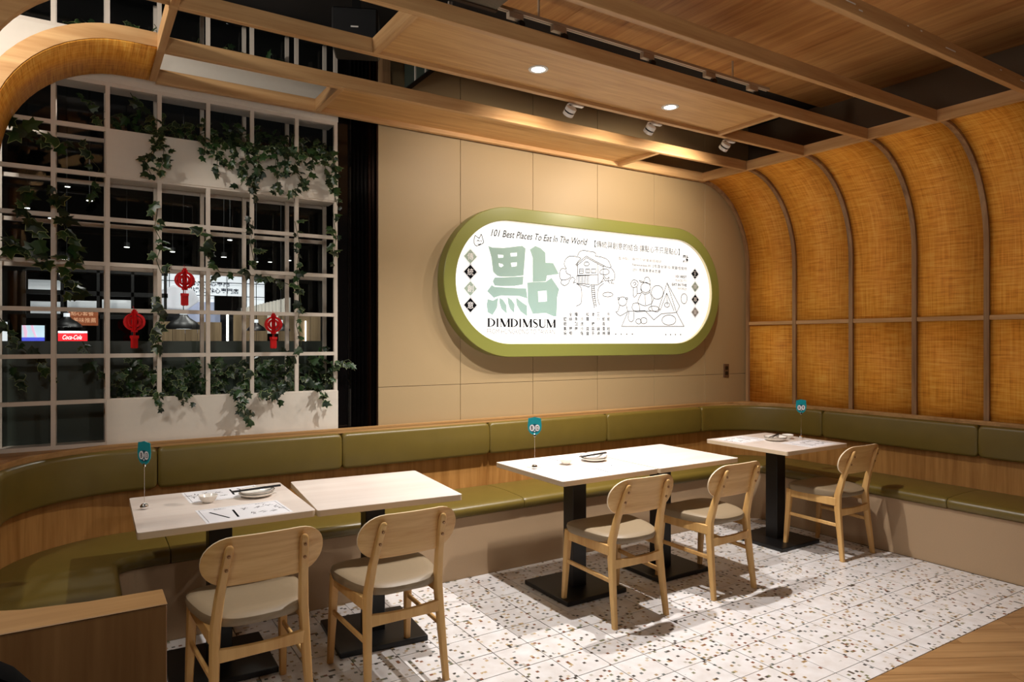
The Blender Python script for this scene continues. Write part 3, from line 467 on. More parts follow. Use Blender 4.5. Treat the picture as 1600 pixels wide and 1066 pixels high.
# dark folding screen between window and wall
fs = thing('folding_screen', 'dark bronze ribbed folding screen between planted lattice and beige wall', 'screen', (1.415, 4.33, .93))
MB().box(0, .07, 0, .05, 0, 2.59).build('black_panel', M['black_glass'], fs)
for k in range(7):
    b = MB(); x = .072 + k * .0265
    b.prism([(x, .0), (x + .013, -.022), (x + .0265, 0), (x + .0265, .03), (x, .03)], 0, 2.59)
    b.build('pleat', M['bronze' if k == 5 else 'black_glass'] if k in (2, 5) else M['black_glass'], fs)
MB().box(.258, .266, -.03, .05, 0, 2.59).build('edge_trim', M['bronze'], fs)
MB().box(1.69, 1.745, 4.24, 4.30, 3.02, 3.52).build('trim_1', M['beam_z']); tag(bpy.data.objects['trim_1'], kind='structure')
gb = thing('glass_bulkhead', 'narrow dark glass bulkhead with pale mullions under the ceiling above the screen', 'bulkhead', (1.87, 3.62, 3.20))
MB().box(-.004, .004, 0, .67, 0, .32).build('pane', M['film'], gb)
for k in range(4): MB().box(-.012, .012, .16 * k, .16 * k + .012, 0, .32).build('mullion', M['white_lattice'], gb)
MB().box(-.014, .014, 0, .67, -.012, 0).build('rail', M['black_metal'], gb)
# ---------------------------------------------------------------- banquette along three sides
bench = thing('banquette_bench', 'long olive leather banquette running round three sides of the dining bay', 'bench')
PXL, PYB, PXR, PR = -.34, 4.27, 5.345, .60
NC = 12
def plan(y_left=1.80, y_right=.75):
    """points of the back line with their inward normals: down the left arm, along the wall, down the right arm"""
    P = []
    def seg(a, b, n, nrm):
        for k in range(n): 
            t = k / n; P.append((Vector((a[0] + (b[0] - a[0]) * t, a[1] + (b[1] - a[1]) * t, 0)), Vector(nrm), 0))
    seg((PXL, y_left), (PXL, PYB - PR), 12, (1, 0, 0))
    for k in range(NC):
        a = PI - k / NC * PI / 2
        P.append((Vector((PXL + PR + PR * math.cos(a), PYB - PR + PR * math.sin(a), 0)), Vector((-math.cos(a), -math.sin(a), 0)), 1))
    seg((PXL + PR, PYB), (PXR - PR, PYB), 40, (0, -1, 0))
    for k in range(NC):
        a = PI / 2 - k / NC * PI / 2
        P.append((Vector((PXR - PR + PR * math.cos(a), PYB - PR + PR * math.sin(a), 0)), Vector((-math.cos(a), -math.sin(a), 0)), 2))
    seg((PXR, PYB - PR), (PXR, y_right), 24, (-1, 0, 0))
    P.append((Vector((PXR, y_right, 0)), Vector((-1, 0, 0)), 0))
    return P
PL = plan()
CUM = [0]
for k in range(1, len(PL)): CUM.append(CUM[-1] + (PL[k][0] - PL[k - 1][0]).length)
def at(s):
    s = min(max(s, 0), CUM[-1])
    for k in range(1, len(CUM)):
        if s <= CUM[k] + 1e-9:
            t = (s - CUM[k - 1]) / max(CUM[k] - CUM[k - 1], 1e-9)
            return PL[k - 1][0].lerp(PL[k][0], t), PL[k - 1][1].lerp(PL[k][1], t).normalized()
def s_of_x(x): return (PYB - PR - 1.80) + PR * PI / 2 + (x - (PXL + PR))       # along the back
def s_right(y): return s_of_x(PXR - PR) + PR * PI / 2 + (PYB - PR - y)
def stations(s0, s1):
    return [s0] + [c for c in CUM if s0 + .012 < c < s1 - .012] + [s1]
def sweep(name, mat, s0, s1, prof, puff=0, parent=bench, bevel=0, smooth=True):
    cx = sum(p[0] for p in prof) / len(prof); cz = sum(p[1] for p in prof) / len(prof)
    st = [(s, 1.0) for s in stations(s0, s1)]
    if puff:
        ins = []
        for d, sh in ((0, .80), (.006, .92), (.018, .985), (.035, 1.0)): ins.append((d, sh))
        st = [(s0 + d, sh) for d, sh in ins] + [(s, 1.0) for s, _ in st[1:-1] if s0 + .04 < s < s1 - .04] + [(s1 - d, sh) for d, sh in ins[::-1]]
    rs = []
    for s, sh in st:
        p, n = at(s); ring = []
        for o, z in prof:
            oo = cx + (o - cx) * (sh if puff else 1); zz = cz + (z - cz) * (1 - (1 - sh) * (.25 if puff == 1 else 1))
            if puff == 1: oo = o - (1 - sh) * .02 if o > cx else o
            q = p + n * oo; ring.append((q.x, q.y, zz))
        rs.append(ring)
    b = MB(); b.rings(rs)
    return b.build(name, mat, parent, bevel=bevel, smooth=smooth)
def arc(cx, cz, r, a0, a1, n=4): return [(cx + r * math.cos(R(a0 + (a1 - a0) * k / n)), cz + r * math.sin(R(a0 + (a1 - a0) * k / n))) for k in range(n + 1)]
S1 = CUM[-1]
# beige front, wood back panel, ledge
sweep('bench_front', M['base_beige'], 0.0, S1, [(.0, 0), (.47, 0), (.47, .385), (.0, .385)], smooth=False)
sweep('back_panel', M['bench_wood'], 0.0, S1, [(-.02, .38), (.0, .38), (.0, .915), (-.02, .915)])
# ledge: from the cushions back to the walls
rs_t = []
def wallpt(p, n, kind):
    if kind == 0:
        if abs(n.x) > .5: return Vector((-.40 if n.x > 0 else XR - .002, p.y, 0))
        return Vector((p.x, YB - .002, 0))
    d = -n; ts = []
    if d.x < 0: ts.append((-.40 - p.x) / d.x)
    if d.x > 0: ts.append((XR - .002 - p.x) / d.x)
    if d.y > 1e-6: ts.append((YB - .002 - p.y) / d.y)
    return p + d * min(t for t in ts if t >= 0)
lb = MB(); rings = []
for k, (p, n, kind) in enumerate(PL):
    a = p + n * .022; c = wallpt(p, n, kind)
    rings.append([(a.x, a.y, .912), (a.x, a.y, .93), (c.x, c.y, .93), (c.x, c.y, .912)])
lb.rings(rings).build('ledge', M['ledge_wood'], bench, bevel=0)
lip = sweep('ledge_lip', M['ledge_wood'], 0, S1, [(-.008, .9302), (.024, .9302), (.024, .942), (-.008, .942)], smooth=False)
# cushions
BK = [(.002, .69), (.03, .688)] + arc(.04, .708, .02, -90, 0, 3) + [(.064, .80)] + arc(.036, .89, .024, 0, 90, 4) + [(.002, .914)]
joints = [s_of_x(v) for v in (.37, 1.41, 2.49, 3.585, 4.675)] + [s_right(3.45), s_right(2.27), s_right(1.1)]
edges = [.05] + joints
for a, b_ in zip(edges[:-1], edges[1:]):
    sweep('back_cushion', M['leather'], a + .003, b_ - .003, BK, puff=2)
ST = [(.004, .388), (.46, .388)] + arc(.475, .408, .02, -90, 0, 3) + arc(.465, .425, .034, 0, 90, 5) + [(.40, .464), (.25, .468), (.1, .464), (.004, .458)]
sj = [.03, s_of_x(.39), s_of_x(1.44), s_of_x(2.50), s_of_x(3.57), s_of_x(4.60), s_right(2.27), s_right(1.1)]
for a, b_ in zip(sj[:-1], sj[1:]):
    sweep('seat_cushion', M['leather'], a + .002, b_ - .002, ST, puff=1)
# end panel of the left arm with its capped top
EP = MB(); EP.box(-.42, .167, 1.686, 1.785, 0, .9145)
EP.build('end_panel', M['panel_wood'], bench, bevel=.002)
top = [(-.42, 1.685), (.168, 1.685), (.168, 1.79), (.02, 1.793), (-.10, 1.815), (-.2, 1.86), (-.28, 1.94), (-.32, 2.05), (-.42, 2.05)]
MB().prism(top, .9155, .919).build('end_cap', M['ledge_wood'], bench, bevel=.002)

# ---------------------------------------------------------------- tables
def table(x, y, rz, label, w=.70):
    t = thing('dining_table', label, 'table', (x, y, 0), R(rz), 'square dining tables')
    h = w / 2; r = .014; poly = []
    for cx, cy, a0 in ((h - r, h - r, 0), (-h + r, h - r, 90), (-h + r, -h + r, 180), (h - r, -h + r, 270)):
        poly += arc(cx, cy, r, a0, a0 + 90, 4)
    MB().prism(poly, .7422, .745).build('table_top', M['table_top'], t)
    MB().prism(poly, .717, .7422).build('table_edge', M['table_edge'], t)
    MB().box(-.05, .05, -.05, .05, .02, .712).build('post', M['black_metal'], t, bevel=.003)
    MB().box(-.14, .14, -.14, .14, .707, .717).build('mounting_plate', M['black_metal'], t)
    MB().box(-.22, .22, -.22, .22, .001, .028).build('base_plate', M['black_metal'], t, bevel=.006, seg=2)
    return t
T1 = table(.553, 3.397, -1, 'square cream table nearest the wooden end panel, laid with papers and dishes')
T2 = table(1.280, 3.345, -5, 'bare square cream table beside the leftmost laid table')
T3 = table(2.545, 3.29, 0, 'square cream table in the middle, laid with papers, dishes and a teal card')
T4 = table(3.253, 3.285, 0, 'bare square cream table joined to the right of the middle laid table')
T5 = table(4.43, 3.27, 0, 'single square cream table in the corner by the rattan wall', .71)

# ---------------------------------------------------------------- chairs
def make_chair():
    t = thing('dining_chair', 'x', 'chair', (0, 0, 0), 0, 'beech dining chairs')
    def leg(path):
        rs = []
        for (x, y, z, w, d) in path:
            ring = []
            for k in range(10):
                a = (k + .5) * 2 * PI / 10; c, s_ = math.cos(a), math.sin(a)
                e = .72
                ring.append((x + w / 2 * math.copysign(abs(c) ** e, c), y + d / 2 * math.copysign(abs(s_) ** e, s_), z))
            rs.append(ring)
        return MB().rings(rs)
    for s in (-1, 1):
        # front leg
        leg([(s * .195, .43, 0, .029, .029), (s * .19, .415, .20, .037, .037), (s * .185, .40, .40, .042, .043), (s * .185, .40, .425, .038, .04)]).build('leg', M['chair_wood'], t, smooth=True)
        # rear leg, rising behind the backrest
        P = [(s * .182, -.005, 0, .029, .032), (s * .174, .02, .2, .035, .039), (s * .168, .038, .36, .038, .047), (s * .164, .04, .44, .038, .048),
             (s * .155, .01, .56, .036, .040), (s * .145, -.028, .66, .034, .032), (s * .139, -.053, .72, .034, .028), (s * .137, -.061, .740, .031, .025), (s * .1365, -.065, .750, .024, .018), (s * .1365, -.067, .755, .012, .008)]
        lg = leg(P).build('leg', M['chair_wood'], t, smooth=True)
        for zz, yy in ((.715, -.066), (.66, -.0445)):
            MB().lathe([(.0065, 0), (.0065, .003), (.004, .004)], 10, (s * (.1395 + (.715 - zz) * .08), yy, zz), ax='y').build('screw', M['plug'], lg)
        MB().bar((s * .178, .04, .395), (s * .185, .40, .395), .02, .055).build('seat_rail', M['chair_wood'], t, bevel=.003)
        MB().bar((s * .1745, .025, .235), (s * .189, .413, .245), .014, .024).build('stretcher', M['chair_wood'], t, bevel=.004)
    MB().bar((-.185, .405, .395), (.185, .405, .395), .02, .05).build('seat_rail', M['chair_wood'], t, bevel=.003)
    b = MB(); rs = []
    for k in range(9):
        u = -1 + k / 4; x = u * .168; y = .026 - .012 * (1 - u * u)
        hh = .026 - .006 * (1 - u * u)
        rs.append([(x, y - .01, .325 - hh), (x, y + .01, .325 - hh), (x, y + .01, .325 + hh), (x, y - .01, .325 + hh)])
    b.rings(rs).build('stretcher', M['chair_wood'], t, bevel=.002)
    # seat
    def outline(sc_, n=40):
        out = []
        for k in range(n):
            a = 2 * PI * k / n; c, s_ = math.cos(a), math.sin(a); e = .62
            y = .5 * .445 * math.copysign(abs(s_) ** e, s_); x = .5 * (.43 + .06 * (y / .22)) * math.copysign(abs(c) ** e, c)
            out.append((x * sc_, y * sc_ + .225))
        return out
    rs = [[(x, y, z + (.012 * ((x / .22) ** 2) if z > .43 else 0)) for x, y in outline(q)] for q, z in ((.90, .418), (.97, .424), (1.0, .438), (.985, .452), (.93, .461), (.8, .466), (.5, .466), (.2, .466))]
    MB().rings(rs).build('seat', M['seat_fabric'], t, smooth=True)
    # bent plywood backrest
    W, H, rr = .455, .196, .094
    def ol(sc_):
        out = []
        for cx, cz, a0 in ((W / 2 - rr - .012, H / 2 - rr, 0), (-W / 2 + rr + .012, H / 2 - rr, 90), (-W / 2 + rr + .012, -H / 2 + rr, 180), (W / 2 - rr - .012, -H / 2 + rr, 270)):
            for k in range(8):
                a = R(a0 + 90 * k / 7); out.append((cx + (rr + .012) * math.cos(a) , cz + rr * math.sin(a)))
            if a0 in (0, 180):
                sg = 1 if a0 == 0 else -1
                for u in (.6, .2, -.2, -.6): out.append((sg * u * (W / 2 - rr), cz + sg * rr))
        return [(x * sc_, z * sc_) for x, z in out]
    def place(x, z, o):
        return (x, -.042 + .55 * x * x - z * .30 + o + .004 * math.cos(z * 14), .685 + z)
    b = MB(); n = len(ol(1))
    fr = [[place(x, z, o) for x, z in ol(q)] for q, o in ((.02, .012), (.35, .012), (.7, .012), (.985, .012), (1.0, .0105), (1.0, .0015), (.985, 0), (.7, 0), (.35, 0), (.02, 0))]
    b.rings(fr)
    for i in range(len(b.f)):
        ringk = i // n
        if ringk in (4,): b.m[i] = 1
    b.build('backrest', [M['chair_ply'], M['ply_edge']], t, smooth=True)
    return t
CH0 = make_chair()
spots = [(.60, 2.712, 2, 'beech chair with taupe seat nearest the wooden end panel, at the leftmost laid table'),
         (1.195, 2.712, 1, 'beech chair with taupe seat at the bare table, second from the left'),
         (2.54, 2.712, -1, 'beech chair with taupe seat at the middle laid table'),
         (3.285, 2.712, 1, 'beech chair with taupe seat at the bare table right of the middle one'),
         (4.565, 2.712, 0, 'beech chair with taupe seat at the corner table by the rattan wall')]
for k, (x, y, a, lab) in enumerate(spots):
    o = CH0 if k == 0 else copy_tree(CH0)
    o.location = (x, y, .001); o.rotation_euler = (0, 0, R(a)); o['label'] = lab
# ---------------------------------------------------------------- lettering
def text_polys(s, bold=0, shear=0):
    cu = bpy.data.curves.new('lettering', 'FONT'); cu.body = s; cu.shear = shear; cu.offset = bold; cu.resolution_u = 3
    ob = bpy.data.objects.new('lettering', cu); COL.objects.link(ob)
    dg = bpy.context.evaluated_depsgraph_get(); ev = ob.evaluated_get(dg); me = ev.to_mesh()
    vs = [tuple(v.co) for v in me.vertices]; fs = [tuple(p.vertices) for p in me.polygons]
    ev.to_mesh_clear(); bpy.data.objects.remove(ob); bpy.data.curves.remove(cu)
    return vs, fs
def put_text(b, s, x0, z0, w=None, h=None, y=0, m=0, bold=0, shear=0, center=False):
    """lettering in the x-z plane, facing -y, fitted into width w and/or height h"""
    vs, fs = text_polys(s, bold, shear)
    if not vs: return
    ax, bx = min(v[0] for v in vs), max(v[0] for v in vs); az, bz = min(v[1] for v in vs), max(v[1] for v in vs)
    kx = w / (bx - ax) if w else h / (bz - az)
    kz = h / (bz - az) if h else kx
    if center: x0 -= kx * (bx - ax) / 2; z0 -= kz * (bz - az) / 2
    b.add([(x0 + (v[0] - ax) * kx, y, z0 + (v[1] - az) * kz) for v in vs], fs, m)
def put_flat(b, s, x0, y0, w, h, z, m=0):
    vs, fs = text_polys(s)
    if not vs: return
    ax, bx = min(v[0] for v in vs), max(v[0] for v in vs); ay, by = min(v[1] for v in vs), max(v[1] for v in vs)
    b.add([(x0 + (v[0] - ax) * w / (bx - ax), y0 + (v[1] - ay) * h / (by - ay), z) for v in vs], fs, m)
def ribbon(b, pts, w, y, m=0):
    for p, q in zip(pts[:-1], pts[1:]):
        d = Vector((q[0] - p[0], q[1] - p[1]))
        if d.length < 1e-5: continue
        d.normalize(); n = Vector((-d.y, d.x)) * w / 2; e = d * w * .3
        b.add([(p[0] - e.x + n.x, y, p[1] - e.y + n.y), (q[0] + e.x + n.x, y, q[1] + e.y + n.y), (q[0] + e.x - n.x, y, q[1] + e.y - n.y), (p[0] - e.x - n.x, y, p[1] - e.y - n.y)], [(3, 2, 1, 0)], m)
def ngon(b, poly, y, m=0):
    from mathutils.geometry import tessellate_polygon
    tri = tessellate_polygon([[Vector((x, z, 0)) for x, z in poly]])
    b.add([(x, y, z) for x, z in poly], [tuple(t) for t in tri], m)
def ngon_hole(b, outer, hole, y, m=0):
    from mathutils.geometry import tessellate_polygon
    tri = tessellate_polygon([[Vector((x, z, 0)) for x, z in outer], [Vector((x, z, 0)) for x, z in hole[::-1]]])
    al = outer + hole[::-1]
    b.add([(x, y, z) for x, z in al], [tuple(t) for t in tri], m)
# serif capitals drawn stroke by stroke, in a unit box
def serif(b, ch, x, z, w, h, y):
    T, t, s = .19 * w / .8, .07 * w / .8, .028 * h
    def rect(a, c, e, f): b.add([(x + a * w, y, z + e * h), (x + c * w, y, z + e * h), (x + c * w, y, z + f * h), (x + a * w, y, z + f * h)], [(0, 1, 2, 3)])
    def stem(cx, tw, e=0, f=1, foot=True, head=True):
        rect(cx - tw / 2, cx + tw / 2, e, f)
        if foot: rect(cx - tw / 2 - .08, cx + tw / 2 + .08, 0, .045)
        if head: rect(cx - tw / 2 - .08, cx + tw / 2 + .08, .955, 1)
    def curve(pts, ws):
        for k in range(len(pts) - 1):
            p, q = Vector(pts[k]), Vector(pts[k + 1]); 
            d0 = (Vector(pts[min(k + 1, len(pts) - 1)]) - Vector(pts[max(k - 1, 0)])).normalized(); d1 = (Vector(pts[min(k + 2, len(pts) - 1)]) - p).normalized()
            n0 = Vector((-d0.y, d0.x)) * ws[k] / 2; n1 = Vector((-d1.y, d1.x)) * ws[k + 1] / 2
            b.add([(x + c[0] * w, y, z + c[1] * h) for c in (p + n0, q + n1, q - n1, p - n0)], [(0, 1, 2, 3)])
    if ch == 'I': stem(.5, .34)
    if ch == 'D':
        stem(.2, .22)
        pts = [(.2 + .68 * math.cos(R(a)), .5 + .485 * math.sin(R(a))) for a in range(90, -91, -15)]
        curve(pts, [.05 + .17 * math.cos(R(a)) ** 2 for a in range(90, -91, -15)])
    if ch == 'M':
        stem(.13, .06); stem(.85, .18); curve([(.13, 1), (.5, .02)], [.2, .18]); curve([(.5, .02), (.84, 1)], [.06, .06])
    if ch == 'U':
        stem(.22, .22, .25, 1, foot=False); stem(.83, .05, .25, 1, foot=False)
        aa = list(range(180, 361, 18)); curve([(.525 + .305 * math.cos(R(a)), .28 + .26 * math.sin(R(a))) for a in aa], [.22 - .16 * k / (len(aa) - 1) for k in range(len(aa))])
    if ch == 'S':
        c = [(.82, .78), (.74, .93), (.52, .985), (.28, .92), (.2, .76), (.3, .62), (.52, .52), (.74, .41), (.84, .25), (.74, .08), (.5, .015), (.26, .07), (.14, .26)]
        curve(c, [.04, .06, .09, .14, .20, .23, .25, .23, .20, .14, .09, .06, .04])
        rect(.80, .84, .72, .99); rect(.12, .16, .01, .3)

# ---------------------------------------------------------------- illuminated wall sign
sign = thing('wall_sign', 'long rounded sign with green frame and white drawn face on the beige wall', 'sign', (3.505, 4.20, 1.928))
def stadium(w, h, n=40):
    r = h / 2; a = w / 2 - r
    return [(a + r * math.cos(R(-90 + 180 * k / n)), r * math.sin(R(-90 + 180 * k / n))) for k in range(n + 1)] + [(-a + r * math.cos(R(90 + 180 * k / n)), r * math.sin(R(90 + 180 * k / n))) for k in range(n + 1)]
so, si = stadium(2.775, 1.092), stadium(2.585, .897)
b = MB(); n = len(so)
rs = [[(x, yy, z) for x, z in pl] for pl, yy in ((so, .095), (so, .004), (stadium(2.767, 1.084), 0), (stadium(2.593, .905), 0), (si, .004))]
b.rings(rs, cap=False)
b.build('sign_frame', M['sign_green'], sign, smooth=True)
b = MB(); b.rings([[(x, yy, z) for x, z in si] for yy in (.0042, .034)], cap=False); b.build('inner_lip', M['sign_edge'], sign)
b = MB(); b.prism_xz([(x, z) for x, z in stadium(2.60, .912)], .03, .05); b.build('sign_face', M['sign_face'], sign)
FYs = .0285
b = MB()
for k, pl in enumerate(BIG):
    if k == 0:
        from mathutils.geometry import tessellate_polygon
        loops = [pl] + [h_[::-1] for h_ in HOLES]; al = [p for l in loops for p in l]
        tri = tessellate_polygon([[Vector((x, z, 0)) for x, z in l] for l in loops]); b.add([(x, FYs, z) for x, z in al], [tuple(t) for t in tri])
    else: ngon(b, pl, FYs)
ngon_hole(b, RING, RHOLE, FYs)
b.build('brush_character', M['teal_ink'], sign)
b = MB()
for l in LINES: ribbon(b, l, .0048, FYs)
b.build('line_drawing', M['ink'], sign)
b = MB()
# DIMDIMSUM
letters = 'DIMDIMSUM'; wds = {'D': .070, 'I': .040, 'M': .092, 'S': .056, 'U': .076}
tot = sum(wds[c] for c in letters); gap = (.612 - tot) / 8; x = -1.027
for c in letters:
    serif(b, c, x, -.326, wds[c], .062, FYs - .0002); x += wds[c] + gap
b.build('lettering', M['ink'], sign)['kind'] = 'stuff'
b = MB(); put_text(b, '101 Best Places To Eat In The World', -.995, .328, .888, .052, FYs - .0002, shear=.35, bold=.008); 
put_text(b, '【傳統與創意的結合‧讓點心不只是點心】', -.037, .318, .95, .056, FYs - .0002)
b.build('lettering', M['ink'], sign)['kind'] = 'stuff'
b = MB(); put_text(b, 'FROM HONGKONG TO TAIWAN', -1.027, -.376, .60, .036, FYs); b.build('lettering', M['pale_ink'], sign)['kind'] = 'stuff'
rows = ['　全糧　松凌三　牛', '鹽絲魚沙露　小蛇蛇', '蜆　點流　糖　蒸　', '鳳蘿蘿沙菜蒜鍋蛋粒', '燒蝦　兔皇手滷棉腸']
b = MB()
for ci in range(9):
    for ri in range(5):
        gx, gz = GRID[ri][ci]; c = rows[ri][ci]
        if c != '　': put_text(b, c, gx, gz, .030, .030, FYs, center=True, bold=.012)
for gx, gz in DOTS: b.add([(gx + .006 * math.cos(k * PI / 4), FYs, gz + .006 * math.sin(k * PI / 4)) for k in range(8)], [tuple(range(8))])
b.build('lettering', M['ink'], sign)['kind'] = 'stuff'
b = MB()
put_text(b, 'Newsweek2012年度全球101家最佳食府', .367, .192, .635, .028, FYs); put_text(b, '2011年度香港米芝蓮', .366, .150, .32, .028, FYs)
put_text(b, '101 BEST', .865, .122, .135, .022, FYs, bold=.02); put_text(b, 'EAT IN THE', .82, .050, .18, .022, FYs, bold=.02); put_text(b, '點', .953, .258, .068, .068, FYs, bold=.02)
b.build('lettering', M['ink'], sign)['kind'] = 'stuff'
b = MB(); put_text(b, '香港點心專門店榮獲美國雜誌', .21, .236, .49, .026, FYs); put_text(b, 'PLACES TO', .865, .088, .135, .02, FYs); put_text(b, 'WORLD', .89, .018, .11, .02, FYs)
b.build('lettering', M['pale_ink'], sign)['kind'] = 'stuff'
for pos, chars, s_, mats in ((DIAL, '傳統創意', .052, ('sage_ink', 'ink', 'sage_ink', 'ink')), (DIAR, '王牌專業', .045, ('ink', 'sage_ink', 'ink', 'pale_ink'))):
    for (cx, cz), c, mt in zip(pos, chars, mats):
        b = MB(); b.add([(cx - s_, FYs, cz), (cx, FYs, cz - s_), (cx + s_, FYs, cz), (cx, FYs, cz + s_)], [(0, 1, 2, 3)], 0)
        put_text(b, c, cx, cz, s_ * .95, s_ * .95, FYs - .0004, 1, center=True)
        s2 = s_ + .007; ribbon(b, [(cx - s2, cz), (cx, cz - s2), (cx + s2, cz), (cx, cz + s2), (cx - s2, cz)], .002, FYs, 0)
        b.build('diamond_badge', [M[mt], M['paper']], sign)

# ---------------------------------------------------------------- things on the tables
def placemat(x, y, rz, w, d, label, z=.7453):
    t = thing('paper_placemat', label, 'placemat', (x, y, z), R(rz), 'printed paper placemats')
    MB().box(-w / 2, w / 2, -d / 2, d / 2, 0, .0004).build('sheet', M['paper'], t)
    b = MB(); z1 = .0006
    def bar(x0, y0, x1, y1, wd): b.bar((x0, y0, z1), (x1, y1, z1), wd, .0002)
    bar(-w / 2 + .012, -d / 2 + .015, -w / 2 + .012, d / 2 - .015, .0015); bar(-w / 2 + .012, d / 2 - .015, w / 2 - .012, d / 2 - .015, .0012)
    bar(w / 2 - .012, -d / 2 + .015, w / 2 - .012, d / 2 - .015, .0015)
    bar(-.37 * w, .22 * d, -.22 * w, -.32 * d, .009); bar(-.10 * w, .20 * d, -.12 * w, -.33 * d, .009)
    rnd = random.Random(int(x * 100 + y * 1000))
    for cx, cy in ((.08, -.2), (.2, -.22), (.33, -.2), (.04, .16), (.2, .2), (.32, .24), (.42, .06), (.43, -.12)):
        for k in range(4):
            a = rnd.uniform(0, PI); l = rnd.uniform(.008, .02); px, py = cx * w + rnd.uniform(-.012, .012), cy * d + rnd.uniform(-.014, .014)
            bar(px - l * math.cos(a), py - l * math.sin(a), px + l * math.cos(a), py + l * math.sin(a), .0022)
    b.build('print', M['ink'], t)
    b = MB(); put_flat(b, '點點心', -.3 * w, .34 * d, .05, .016, .0007); put_flat(b, '點心', .2 * w, .37 * d, .05, .012, .0007); b.build('print', M['grey_ink'], t)
    return t
placemat(.612, 3.612, 182, .35, .25, 'printed paper mat at the bench side of the leftmost laid table')
placemat(.622, 3.19, 2, .355, .265, 'printed paper mat at the chair side of the leftmost laid table')
placemat(2.52, 3.50, 180, .35, .25, 'printed paper mat at the bench side of the middle laid table')
placemat(2.62, 3.10, 0, .35, .25, 'printed paper mat at the chair side of the middle laid table')
placemat(4.30, 3.47, 182, .33, .25, 'printed paper mat at the bench side of the corner table')
placemat(4.545, 3.07, 2, .34, .25, 'printed paper mat at the chair side of the corner table')
def plate_set(x, y, wh, a, bx, by):
    z = .746
    for k in range(2):
        t = thing('plate', 'small white plate %s on the %s table' % (('underneath another plate', 'with brown rim, under the chopsticks')[k], wh), 'plate', (x, y, z + .001 + k * .011), 0, 'stacked side plates')
        r = .083
        MB().lathe([(.001, .003), (.045, .003), (.07, .010), (r - .002, .0185), (r, .018), (r - .001, .016), (.07, .006), (.047, 0), (.001, 0)], 28).build('dish', M['ceramic'], t, smooth=True)
        if k: MB().lathe([(r - .003, .0188), (r + .0006, .0184), (r + .0004, .0174), (r - .003, .0178)], 28).build('rim', M['ceramic_rim'], t)
    for k in range(2):
        t = thing('chopstick', 'black chopstick lying %s on the plate of the %s table' % (('nearer the bench', 'nearer the chair')[k], wh), 'chopstick', (x, y, z + .034), R(a + k * 3), 'black chopsticks')
        b = MB(); y0 = .012 - k * .014
        b.tube([(-.115, y0, .0), (.03, y0, .001), (.115, y0, .002)], [.0028, .0042, .0048], 8); b.build('stick', M['chopstick'], t, smooth=True)
        MB().tube([(.112, y0, .002), (.117, y0, .002)], [.0049, .0046], 8).build('tip', M['black_metal'], t)
    t = thing('sauce_bowl', 'small white sauce bowl beside the plates on the %s table' % wh, 'bowl', (bx, by, z), 0, 'small sauce bowls')
    MB().lathe([(.001, .006), (.018, .006), (.03, .016), (.038, .032), (.041, .034), (.042, .033), (.034, .014), (.022, .004), (.021, 0), (.001, 0)], 24).build('bowl_body', M['ceramic'], t, smooth=True)
plate_set(.735, 3.47, 'leftmost laid', 4, .515, 3.455)
plate_set(2.75, 3.36, 'middle', 6, 2.52, 3.345)
plate_set(4.47, 3.30, 'corner', 20, 4.62, 3.30)
def card_stand(x, y, txt, rz, label):
    t = thing('table_number_stand', label, 'table number', (x, y, .746), R(rz), 'teal table number stands')
    MB().lathe([(.001, 0), (.012, 0), (.017, .006), (.018, .013), (.013, .022), (.004, .026), (.001, .026)], 18).build('ball_base', M['chrome'], t, smooth=True)
    MB().tube([(0, 0, .024), (0.001, 0, .12), (0, 0, .215)], .0009, 6).build('wire', M['chrome'], t)
    MB().box(-.006, .006, -.003, .003, .19, .205).build('clip', M['chrome'], t, bevel=.001)
    w, h = .041, .105; c = .25
    poly = [(-.008, -.051), (.010, -.051), (.026, -.041), (.038, -.022), (.0415, .004), (.039, .028), (.0375, .047), (.033, .049), (.022, .050), (.0, .055), (-.022, .050), (-.033, .049), (-.0375, .047), (-.039, .028), (-.0415, .004), (-.038, -.022), (-.026, -.041)]
    MB().prism_xz([(x_, z_ + c) for x_, z_ in poly], -.0012, .0012).build('card', M['teal_card'], t)
    b = MB()
    b.add([(.031 * math.cos(k * PI / 10), -.0015, c - .012 + .026 * math.sin(k * PI / 10)) for k in range(20)], [tuple(range(20))], 0)
    for s_, tx in ((-1, txt[0]), (1, txt[1])):
        cx, cz = s_ * .0155, c - .009
        b.add([(cx + .0145 * math.cos(k * PI / 9), -.0018, cz + .0195 * math.sin(k * PI / 9)) for k in range(18)], [tuple(range(18))], 1)
        put_text(b, tx, cx, cz, .016 if len(tx) > 1 else .011, .022, -.0021, 2, bold=.02, center=True)
    b.add([(-.006, -.002, c - .026), (0, -.002, c - .035), (.006, -.002, c - .026)], [(0, 1, 2)], 1)
    b.build('print', [M['teal_dark'], M['paper'], M['ink']], t)
card_stand(.252, 3.47, ('B', '13'), -55, 'teal owl shaped table number card seen nearly edge on, at the leftmost table')
card_stand(2.277, 3.33, ('B', '12'), -30, 'teal owl shaped table number card reading B 12')
card_stand(4.70, 3.24, ('B', '9'), -30, 'teal owl shaped table number card reading B 9 before the rattan wall')

